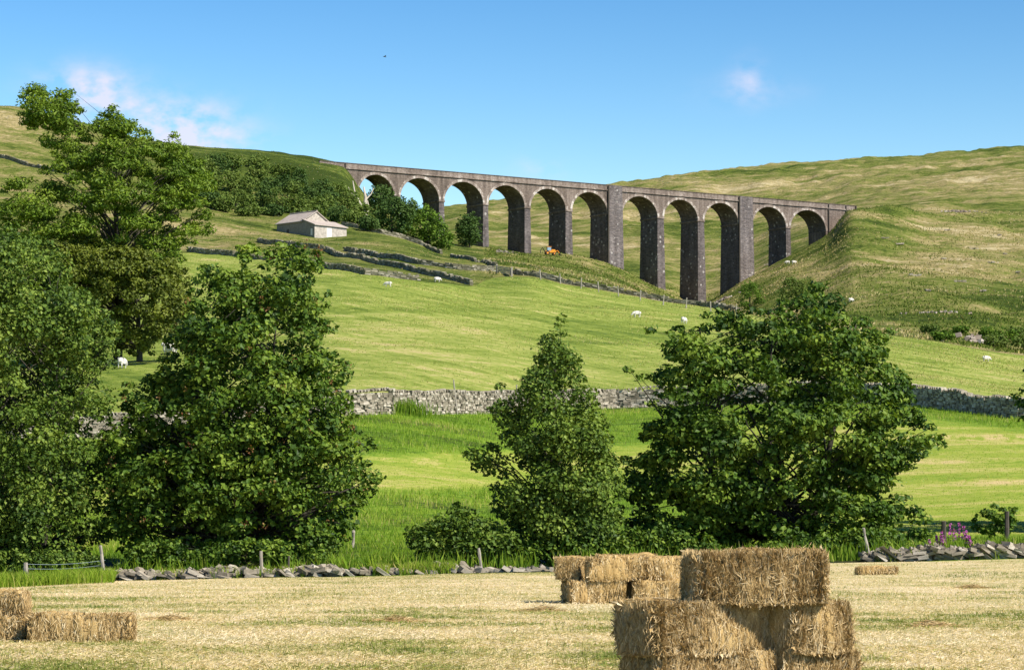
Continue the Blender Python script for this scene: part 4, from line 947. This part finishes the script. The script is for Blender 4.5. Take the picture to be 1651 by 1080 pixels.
# ------------------------------------------------------------------ hay bales
def bale_mesh(L, D, H, nst, seed, sw=.007, fuzz=1.0):
    rng = np.random.default_rng(seed)
    core, st = MB(), MB()
    hs = np.array([L, D, H]) / 2
    def surf(p):                                                     # p on the cube [-1,1]^3 -> bale surface
        q = np.asarray(p, float)
        e = 7.0
        nrm = (np.abs(q) ** e).sum(-1) ** (1 / e)
        s = q / nrm[..., None]
        s = s * (1 + .0 * s)
        x, y, z = s[..., 0] * hs[0], s[..., 1] * hs[1], s[..., 2] * hs[2]
        ph = x * 2 * np.pi / .125 + 3.5 * vnoise(z * 5 + 2, y * 5 + x * 2, seed + 1) + 4 * vnoise(x * 3, y + 5, seed + 2)
        fl = -.024 * np.clip(np.cos(ph), 0, 1) ** 4 + .05 * (fbm(x * 8 + z * 3, y * 8 + z * 3 + 9, seed) - .5) + 0.10 * (vnoise(x * 3.0 + 7, z * 3 + y * 3, seed + 3) - .5)
        dirn = s / (np.linalg.norm(s, axis=-1)[..., None])
        out = np.stack([x, y, z], -1) + dirn * fl[..., None]
        out[..., 2] = np.where(out[..., 2] < -hs[2], -hs[2], out[..., 2])
        return out
    for ax in range(3):
        for sg in (-1, 1):
            o1, o2 = [k for k in range(3) if k != ax]
            n1, n2 = [max(8, int(hs[k] * 2 / .03)) for k in (o1, o2)]
            g1, g2 = np.meshgrid(np.linspace(-1, 1, n1), np.linspace(-1, 1, n2), indexing='ij')
            p = np.zeros((n1, n2, 3)); p[..., ax] = sg; p[..., o1] = g1; p[..., o2] = g2
            V = surf(p)
            i, j = np.meshgrid(np.arange(n1 - 1), np.arange(n2 - 1), indexing='ij')
            q = np.stack([i * n2 + j, (i + 1) * n2 + j, (i + 1) * n2 + j + 1, i * n2 + j + 1], -1).reshape(-1, 4)
            core.add(V.reshape(-1, 3), q)
    ar = np.array([D * H, D * H, L * H, L * H, L * D * .9, L * D * .15]); fc = rng.choice(6, nst, p=ar / ar.sum())
    p = rng.uniform(-1, 1, (nst, 3)); ax = fc // 2; sg = np.where(fc % 2 == 0, -1, 1)
    p[np.arange(nst), ax] = sg
    b = surf(p); nv = np.zeros((nst, 3)); nv[np.arange(nst), ax] = sg
    t = rng.normal(0, .38, (nst, 3)); vert = rng.random(nst) < .75
    t[vert & (ax != 2), 2] += rng.choice([-1.3, 1.3], (vert & (ax != 2)).sum())
    t[ax == 2, 1] += rng.choice([-1, 1], (ax == 2).sum()) * .8
    t -= nv * (t * nv).sum(1)[:, None]; t /= np.linalg.norm(t, axis=1)[:, None]
    ln = rng.uniform(.03, .11, nst)[:, None]; lift = (np.abs(rng.normal(0, .012, nst)) + .003)[:, None] * fuzz
    edge = (np.abs(p) > .9).sum(1) > 1
    lift[edge] *= 2.0
    s = np.cross(nv, t) * (sw / 2) * rng.uniform(.6, 1.4, nst)[:, None]
    p0 = b + nv * .002; p1 = b + t * ln * .5 + nv * lift * .8 ; p2 = b + t * ln + nv * lift * rng.uniform(.2, 2.0, nst)[:, None]
    p2[:, 2] = np.maximum(p2[:, 2], -hs[2] + .002)
    lim = hs + .006 + np.where(rng.random((nst, 1)) < .12, .05, .012) * np.abs(rng.normal(0, 1, (nst, 1))) * fuzz
    p1 = np.clip(p1, -lim, lim); p2 = np.clip(p2, -lim, lim); p2[:, 2] = np.maximum(p2[:, 2], -hs[2] + .002)
    V = np.stack([p0 - s, p0 + s, p1 + s, p2, p1 - s], 1)
    i = np.arange(nst)[:, None] * 5
    fl = .6 * vnoise(b[:, 0] / .05, b[:, 1] / .15 + b[:, 2] / .4, seed + 8) + .4 * vnoise(b[:, 0] / .016, b[:, 1] / .05 + b[:, 2] / .1, seed + 9)
    st.add(V.reshape(-1, 3), i + np.array([[0, 1, 2, 3, 4]]), np.clip(.52 + .7 * (fl - .5) + rng.normal(0, .22, nst), 0, 1))
    for m in (core, st): m.v = [v + [0, 0, hs[2]] for v in m.v]
    return core, st
def bale(px, py_base, d, rot, label, L=1.0, D=.46, H=.37, z=None, nst=3000, seed=1, tilt=0.0, sw=.007, fuzz=1.0, dx=0, dy=0, group='small rectangular hay bales in the cut field'):
    x = (px - CX) / F * d + dx; y = d + dy
    zz = float(zf(x, y)) if z is None else z
    o = empty('hay_bale', (x, y, zz), label, 'hay bale', group, rotz=rot)
    o.rotation_euler.y = tilt
    c, s = bale_mesh(L, D, H, nst, seed, sw, fuzz)
    c.build('packed_hay', M['straw_core'], o, smooth=True); s.build('loose_stems', M['straw'], o)
    return o
R_ = math.radians
HB = .365
zn = float(zf(7.3, 19.8))
# near stack at right: three layers, the lowest below the frame
DN = 19.8
bale(1130, 0, DN, R_(33), 'bottom layer bale of the near stack, cut off by the lower picture edge', L=1.12, H=HB, z=zn, nst=16000, seed=21, sw=.0034)
bale(1305, 0, DN + .15, R_(30), 'bottom right bale of the near stack at the lower picture edge', L=.72, H=HB, z=zn, nst=12000, seed=22, sw=.0034, dy=.25)
bale(1118, 0, DN, R_(37), 'middle hay bale of the near stack with its dark left end in shadow', L=1.14, H=HB, z=zn + HB - .01, nst=34000, seed=23, sw=.0034)
bale(1291, 0, DN + .35, R_(42), 'smaller right hay bale in the middle layer of the near stack', L=.66, H=HB, z=zn + HB - .015, nst=20000, seed=24, sw=.0034)
bale(1212, 0, DN + .1, R_(13), 'topmost hay bale of the near stack at right', L=.99, H=HB, z=zn + 2 * HB - .02, nst=34000, seed=25, sw=.0034)
# far stack
DF = 48.0; zq = float(zf((1000 - CX) / F * DF, DF)); HF = .40
bale(960, 0, DF, R_(8), 'lower left front bale of the far stack', L=.98, H=HF, z=zq, nst=3200, seed=31, sw=.011)
bale(1062, 0, DF + .05, R_(4), 'lower right bale of the far stack partly behind the near stack', L=.98, H=HF, z=zq, nst=2800, seed=32, sw=.011, dx=.02)
bale(930, 0, DF + .85, R_(80), 'bottom bale at the back left corner of the far stack', L=1.0, H=HF, z=zq, nst=2500, seed=33, sw=.011)
bale(922, 0, DF + .6, R_(78), 'upper bale lying end-on at the left of the far stack', L=1.0, H=HF, z=zq + HF - .01, nst=3000, seed=34, sw=.011)
bale(990, 0, DF + .02, R_(10), 'middle upper bale of the far stack, long side to the camera', L=1.0, H=HF + .02, z=zq + HF - .012, nst=3200, seed=35, sw=.011)
bale(1075, 0, DF + .3, R_(12), 'upper right bale of the far stack beside the near stack', L=.95, H=HF, z=zq + HF - .012, nst=2800, seed=36, sw=.011)
bale(1010, 0, DF + .75, R_(6), 'top rear bale of the far stack, only its upper edge showing', L=1.1, H=HF + .05, z=zq + HF - .01, nst=2500, seed=37, sw=.011)
bale(1050, 0, DF + .78, R_(2), 'bottom rear bale hidden behind the front of the far stack', L=1.3, H=HF, z=zq, nst=800, seed=38, sw=.011)
# left group
bale(136, 0, 31.2, R_(5), 'long hay bale lying on the stubble at the lower left', L=1.16, H=.31, nst=6000, seed=41, sw=.008)
bale(-24, 0, 31.4, R_(3), 'lower hay bale at the left picture edge under another bale', L=1.06, H=.27, nst=4500, seed=42, sw=.008)
bale(-28, 0, 31.5, R_(-4), 'upper hay bale at the left picture edge', L=1.05, H=.29, z=float(zf(-5.9, 31.4)) + .26, nst=4500, seed=43, sw=.008)
p_ = ground(1412, 926, dmax=84)
bale(1412, 0, p_[1], R_(4), 'flattened lone hay bale lying far off near the right field wall', L=1.06, H=.20, nst=2200, seed=44, sw=.013, fuzz=1.2)
# small drifts of loose hay
for k, (px, py, lb) in enumerate(((1567, 948, 'small brown heap of loose hay on the stubble at right'), (275, 1000, 'loose hay drift beside the long left bale'), (875, 985, 'loose wisp of hay left of the far bale stack'), (640, 1002, 'small clump of loose brown hay in the middle of the open field'), (1500, 1010, 'loose brown hay clump right of the near bale stack'))):
    p = ground(px, py); r = np.random.default_rng(500 + k); mb = MB(); n = 420
    q = r.normal(0, 1, (n, 3)) * [.20, .14, 0]; q[:, 2] = r.uniform(0, 1, n) * .09 * np.exp(-(q[:, 0] / .2) ** 2 - (q[:, 1] / .14) ** 2) + .006
    t = r.normal(size=(n, 3)) * [1, 1, .25]; t /= np.linalg.norm(t, axis=1)[:, None]; t[:, 2] = np.abs(t[:, 2]) * .6
    sd = np.cross(t, r.normal(size=(n, 3))); sd /= np.linalg.norm(sd, axis=1)[:, None]; sd *= .005
    V = np.stack([q - sd, q + sd, q + t * .16], 1); mb.add(V.reshape(-1, 3), np.arange(3 * n).reshape(-1, 3), np.clip(r.normal(.4, .2, n), 0, 1))
    tag(mb.build('hay_heap', M['straw'], loc=tuple(p)), lb, 'hay')

# ------------------------------------------------------------------ posts, wire, gate
def post(px, yb, yt, xt, label, mat='post', r=.055, group=None, d=None, square=False, name='fence_post'):
    p = ground(px, yb) if d is None else stand(px, d)
    k = p[1] / F; hgt = (yb - yt) * k if d is None else (CY * 0 + (yb - yt)) * k
    mb = MB(); zs = np.linspace(0, 1, 6); rr = np.random.default_rng(int(px))
    pts = np.stack([(xt - px) * k * zs, .02 * rr.normal(size=6), -.2 + (hgt + .2) * zs], -1)
    tube(mb, pts, r * (1 + .12 * rr.normal(size=6)) * np.array([1.1, 1.05, 1, 1, .97, .9]), 7)
    o = mb.build(name, M[mat], loc=tuple(p))
    return tag(o, label, 'post', group)
post(45, 940, 905, 44, 'short grey fence post in the long grass at the far left', d=86.0, r=.075)
post(172, 940, 884, 164, 'leaning fence post where the long grass meets the tumbled wall', d=86.0)
post(424, 940, 898, 422, 'thin upright stake among the leaning slabs of the left wall', d=85.7, r=.045)
post(466, 930, 898, 467, 'thin dark stake behind the left tumbled wall', d=86.9, r=.03, mat='dark_post')
post(569, 882, 850, 570, 'short fence post in the meadow right of the left sycamore', r=.06)
post(778, 922, 884, 772, 'leaning stake in front of the low alder bush', d=86.6, r=.05)
post(1402, 905, 853, 1391, 'pale fence post leaning left in front of the right sycamore', d=87, r=.055)
post(1520, 880, 833, 1520, 'dark upright fence post beside the pink flowers', d=93, r=.085, mat='dark_post')
post(1621, 885, 828, 1622, 'dark fence post in the tree shade at the right edge', d=94, r=.085, mat='dark_post')
post(738, 668, 612, 731, 'long pale pole leaning on the middle of the pale stone wall', d=float(dB(738)[0]) - .8, r=.05)
for px, yt in ((605, 612), (832, 598)):
    post(px, 640, yt, px + 1, 'thin weathered stake standing just behind the pale stone wall', d=float(dB(px)[0]) + 1.5, r=.05, group='stakes behind the pale stone wall')
for px, yt in ((1480, 612), (1576, 628)):
    post(px, 645, yt, px - 1, 'thin stake behind the stone wall at the right', d=float(dB(px)[0]) + 1.5, r=.045, group='stakes behind the right part of the stone wall')
for px, py in ((872, 452), (904, 459), (937, 466), (966, 472), (998, 479), (1033, 486), (1070, 493), (1107, 498), (1147, 504), (1188, 509)):
    q = ground(px, py - 1, dmin=380); 
    post(px, py, py - 17, px + 1.5 * math.sin(px), 'pale fence post in the row along the dark wall below the viaduct', d=q[1], r=.10, group='fence posts along the upper wall')
mb = MB(); pa, pb = stand(45, 86.0), stand(172, 86.0)
for hz in (.28, .48, .62):
    kx = np.linspace(0, 1, 10); pts = pa + (pb - pa) * kx[:, None]; pts[:, 2] += hz - .06 * np.sin(np.pi * kx); tube(mb, pts - pa, .006, 4)
tag(mb.build('fence_wire', M['wire'], loc=tuple(pa)), 'grey wire strands between the two posts at the lower left', 'wire')
# gate
ga, gb = ground(801, 441, dmin=380), ground(825, 446, dmin=380)
gt = empty('field_gate', tuple(ga), 'small grey field gate closing the gap in the hillside walls', 'gate', rotz=math.atan2(gb[1] - ga[1], gb[0] - ga[0]))
gw = float(np.hypot(*(gb - ga)[:2])); dz = gb[2] - ga[2]
for k in range(5):
    mb = MB(); z0 = .2 + k * .27
    hexa(mb, [[0, -.04, z0], [gw, -.04, z0 + dz], [gw, .04, z0 + dz], [0, .04, z0], [0, -.04, z0 + .16], [gw, -.04, z0 + .16 + dz], [gw, .04, z0 + .16 + dz], [0, .04, z0 + .16]])
    mb.build('rail', M['post'], gt)
for x in (-.1, gw + .1):
    mb = MB(); zz = dz if x > 0 else 0; bbox(mb, (x - .14, -.14, zz - .4), (x + .14, .14, zz + 1.65), .03); mb.build('gate_post', M['post'], gt)
mb = MB(); hexa(mb, [[.05, -.08, .2], [.3, -.08, .2], [.3, -.045, .2], [.05, -.045, .2], [gw - .3, -.08, 1.3 + dz], [gw - .05, -.08, 1.3 + dz], [gw - .05, -.045, 1.3 + dz], [gw - .3, -.045, 1.3 + dz]]); mb.build('brace', M['post'], gt)

# ------------------------------------------------------------------ sheep
def sheep_mesh():
    V = [(0, 0, .62), (-.34, 0, .64), (-.5, 0, .66), (.34, 0, .63), (.52, 0, .66), (.66, 0, .52), (.78, 0, .36), (.86, 0, .27)]
    Rr = [(.27, .29), (.26, .27), (.15, .17), (.26, .27), (.17, .18), (.11, .12), (.10, .10), (.06, .06)]
    E = [(0, 1), (1, 2), (0, 3), (3, 4), (4, 5), (5, 6), (6, 7)]
    for (x, y, a) in ((-.34, .15, 1), (-.34, -.15, 1), (.33, .14, 3), (.33, -.14, 3)):
        i = len(V); back = -.05 if a == 1 else .02
        V += [(x, y, .42), (x + back, y, .22), (x, y, .02)]; Rr += [(.10, .10), (.045, .045), (.035, .035)]; E += [(a, i), (i, i + 1), (i + 1, i + 2)]
    i = len(V); V += [(.70, .12, .50), (.70, -.12, .50), (-.62, 0, .50)]; Rr += [(.025, .04), (.025, .04), (.05, .05)]; E += [(5, i), (5, i + 1), (2, i + 2)]
    me = bpy.data.meshes.new('sheep'); me.from_pydata(V, E, [])
    o = bpy.data.objects.new('sheep', me); COL.objects.link(o)
    sk = o.modifiers.new('skin', 'SKIN'); 
    for k, (a, b) in enumerate(Rr): me.skin_vertices[0].data[k].radius = (a, b)
    me.skin_vertices[0].data[0].use_root = True
    sb = o.modifiers.new('smooth', 'SUBSURF'); sb.levels = 2; sb.render_levels = 2
    me.materials.append(M['wool']); sk.use_smooth_shade = True
    return o
sh0 = sheep_mesh()
flock = [((1027, 512), 200, 'white sheep grazing left of two on the pasture in front of the sycamore top', 300, 1.0), ((1103, 522), 60, 'white sheep on the pasture right beside the sycamore top', 300, 1.0),
         ((197, 594), 70, 'white sheep standing in the gap between the left trees', 200, 1.0), ((277, 574), 150, 'white sheep half hidden behind the left sycamore', 200, 1.05),
         ((270, 566), 20, 'white sheep farther back at the hawthorn edge', 200, 1.0),
         ((1590, 583), 10, 'white sheep lying far off on the pasture at right', 300, .8), ((626, 463), 170, 'tiny white sheep near the wall at the upper left of the pasture', 300, .9), ((705, 455), 20, 'tiny white sheep beside the lower end of the slanting wall', 300, .9),
         ((1270, 426), 190, 'left one of two tiny white sheep on the grass under the right arches', 700, 1.2), ((1280, 426), 10, 'right one of two tiny white sheep on the grass under the right arches', 700, 1.2), ((1372, 487), 30, 'tiny white sheep on the slope above the right sycamore', 420, 1.0)]
for k, (pp, rz, lb, dm, s) in enumerate(flock):
    o = sh0 if k == 0 else sh0.copy()
    if k: COL.objects.link(o)
    p = ground(*pp, dmin=dm); o.location = tuple(p); o.rotation_euler.z = math.radians(rz); o.scale = (s, s, s)
    tag(o, lb, 'sheep', 'sheep grazing on the hillside')

# ------------------------------------------------------------------ small orange digger by the pier
M['orange'] = material('orange_paint', [(0, (0.75, 0.25, 0.02)), (1, (0.9, 0.36, 0.03))], wa=.5, attr=None, layers=((.6, (2, 2, 2), 0, 3),), rough=.5)
M['tyre'] = material('black_rubber', [(0, (0.012, 0.012, 0.012)), (1, (0.03, 0.03, 0.03))], wa=.5, attr=None, rough=.8)
M['glass'] = material('cab_glass', [(0, (0.25, 0.33, 0.40)), (1, (0.3, 0.4, 0.46))], wa=.5, attr=None, rough=.15, spec=.6)
dp = ground(887, 412, dmin=600)
dg = empty('orange_digger', tuple(dp), 'small orange wheeled digger parked beside a viaduct pier', 'digger', rotz=R_(10))
mb = MB(); bbox(mb, (-1.5, -.6, .75), (1.6, .6, 1.35), .08); bbox(mb, (.3, -.5, 1.36), (1.5, .5, 1.75), .1); mb.build('body', M['orange'], dg)
mb = MB(); bbox(mb, (-1.0, -.62, 1.36), (.2, .62, 2.45), .08); cb = mb.build('cab', M['glass'], dg)
mb = MB(); bbox(mb, (-1.1, -.7, 2.46), (.3, .7, 2.6), .04); mb.build('roof', M['orange'], cb)
def wheel(x, y, r):
    mb = MB(); tube(mb, [[x, y - .18, r], [x, y - .1, r], [x, y + .1, r], [x, y + .18, r]], [r * .86, r, r, r * .86], 18)
    w = mb.build('wheel', M['tyre'], dg); mb = MB(); tube(mb, [[x, y - .2, r], [x, y + .2, r]], r * .45, 12); mb.build('rim', M['orange'], w)
for y in (-.72, .72): wheel(-.9, y, .68); wheel(1.15, y, .48)
mb = MB(); tube(mb, [[1.5, 0, 1.1], [2.3, 0, 1.5], [2.9, 0, .5]], .12, 6); a_ = mb.build('loader_arm', M['orange'], dg)
mb = MB(); mb.add([[2.7, -.9, .1], [3.3, -.9, .1], [2.7, -.9, .7], [2.7, .9, .1], [3.3, .9, .1], [2.7, .9, .7]], [[0, 1, 4, 3], [0, 3, 5, 2]]); mb.add([[2.7, -.9, .1], [3.3, -.9, .1], [2.7, -.9, .7], [2.7, .9, .1], [3.3, .9, .1], [2.7, .9, .7]], [[0, 2, 1], [3, 4, 5]]); mb.build('bucket', M['tyre'], a_)
mb = MB(); tube(mb, [[-1.5, 0, 1.0], [-2.3, 0, 2.3], [-3.0, 0, 1.4], [-2.8, 0, .6]], [.14, .14, .11, .1], 6); mb.build('digging_arm', M['tyre'], dg)

# ------------------------------------------------------------------ foxgloves, rock scar, loose boulders, bird
M['petal'] = material('pink_petals', [(0, (0.35, 0.06, 0.30)), (1, (0.60, 0.16, 0.48))], rough=.7, transl=.2)
for k, (px, yt, dd) in enumerate(((1497, 868, 88.0), (1516, 856, 88.4), (1520, 862, 88.2), (1537, 852, 88.6), (1552, 848, 88.3), (1556, 855, 88.2), (1561, 862, 88.1), (1509, 862, 88.5), (1530, 844, 89.5), (1545, 842, 89.7))):
    p = stand(px, dd); r = np.random.default_rng(900 + k); hgt = (at(px, yt, dd)[2] - p[2])
    o = empty('foxglove', tuple(p), 'tall pink flower spike behind the pale slab wall at right', 'flower', 'pink flower spikes behind the right wall')
    mb = MB(); tube(mb, [[0, 0, -.05], [.02, 0, hgt * .5], [.0, 0, hgt]], [.016, .013, .006], 5); n = 40
    q = np.stack([r.normal(0, .05, n), r.normal(0, .05, n), r.uniform(.05, .55, n) * hgt], -1)
    nr = r.normal(size=(n, 3)) + [0, -.4, .5]; nr /= np.linalg.norm(nr, axis=1)[:, None]; add_leaves(mb, q, nr, r.uniform(.08, .16, n), r, np.full(n, .5))
    mb.build('stem', M['meadow_grass'], o)
    mb = MB(); n = 46; zz = r.uniform(.52, 1.0, n)
    q = np.stack([r.normal(0, .045, n) * (1.2 - zz * .8), r.normal(0, .045, n), zz * hgt], -1)
    nr = r.normal(size=(n, 3)) + [.1, -.5, .2]; nr /= np.linalg.norm(nr, axis=1)[:, None]; add_leaves(mb, q, nr, r.uniform(.05, .09, n), r, r.random(n), 1.0)
    mb.build('blossom', M['petal'], o)
M['scar'] = material('bare_rock', [(0, (0.16, 0.12, 0.09)), (.5, (0.36, 0.29, 0.23)), (1, (0.55, 0.48, 0.41))], wa=.9, layers=((.5, (.8, .8, .8), 0, 4),), rough=.95, spec=.1)
def outcrop(name, label, px, py, n, sx, sz, s, seed, dm, mat='scar'):
    p = ground(px, py, dmin=dm); r = np.random.default_rng(seed)
    x = p[0] + r.normal(0, sx, n); y = p[1] + r.normal(0, sx * .5, n); C = np.stack([x, y, zf(x, y) + r.uniform(-.1, sz, n)], -1)
    A = np.stack([np.ones(n), r.normal(0, .4, n), r.normal(0, .3, n)], -1); A /= np.linalg.norm(A, axis=1)[:, None]
    mb = MB(); stone_boxes(mb, C - p, r.uniform(.4, 1.2, (n, 3)) * s * np.array([1, .8, .6]), A, r, .25, r.uniform(.1, 1, n))
    return tag(mb.build(name, M[mat], loc=tuple(p)), label, 'rocks')
outcrop('rock_scar', 'bare brown rock scar in the beck bank beyond the right end of the pasture', 1573, 552, 40, 1.0, .9, .5, 61, 385)
outcrop('rock_scar', 'small eroded earth patch of stones at the foot of the gill by the bush', 1166, 484, 40, 1.6, .5, .5, 62, 480)
outcrop('rock_scar', 'scattered stones on the knoll right of the sycamore top', 1500, 505, 30, 3.0, .2, .35, 63, 420)
outcrop('rock_scar', 'grey spoil stones on the slope above the right end of the viaduct', 1545, 342, 50, 3.2, .3, .45, 64, 800)
outcrop('rock_heap', 'pale rubble heap at the foot of the pier left of the digger', 815, 408, 16, 1.4, .5, .5, 65, 700, 'stone')
rr = np.random.default_rng(8)
for k in range(14):
    px, py = [(1238, 428), (1600, 425), (1625, 410), (1570, 402), (1520, 418), (1496, 470), (1450, 395), (1425, 385), (1640, 440), (1585, 470), (1545, 455), (1475, 445), (1610, 380), (1530, 372)][k]
    p = ground(px, py, dmin=430); mb = MB(); n = 5
    C = rr.normal(0, .5, (n, 3)) * [1.4, .8, .12] + [0, 0, .2]; A = np.tile([[1.0, 0, 0]], (n, 1))
    stone_boxes(mb, C, rr.uniform(.15, .42, (n, 3)) * [1.2, .8, .5], A, rr, .25, rr.uniform(.5, 1, n))
    tag(mb.build('boulder', M['stone'], loc=tuple(p)), 'pale boulder half sunk in the rough grass of the right hillside', 'boulder', 'boulders scattered on the right hillside')
M['bird'] = material('dark_feathers', [(0, (0.02, 0.02, 0.02)), (1, (0.05, 0.05, 0.05))], wa=.5, attr=None)
bpnt = at(620, 92, 260); mb = MB()
tube(mb, [[-.16, 0, 0], [-.08, 0, .01], [.05, 0, .01], [.16, 0, 0], [.2, 0, 0]], [.01, .035, .045, .03, .008], 6)
mb.add([[-.04, 0, .03], [.08, 0, .03], [.02, -.28, .10], [-.08, -.26, .10]], [[0, 1, 2, 3]]); mb.add([[-.04, 0, .03], [.08, 0, .03], [.02, .28, .10], [-.08, .26, .10]], [[3, 2, 1, 0]])
tag(mb.build('bird', M['bird'], loc=tuple(bpnt), rotz=.6), 'tiny dark bird flying in the blue sky above the viaduct', 'bird')
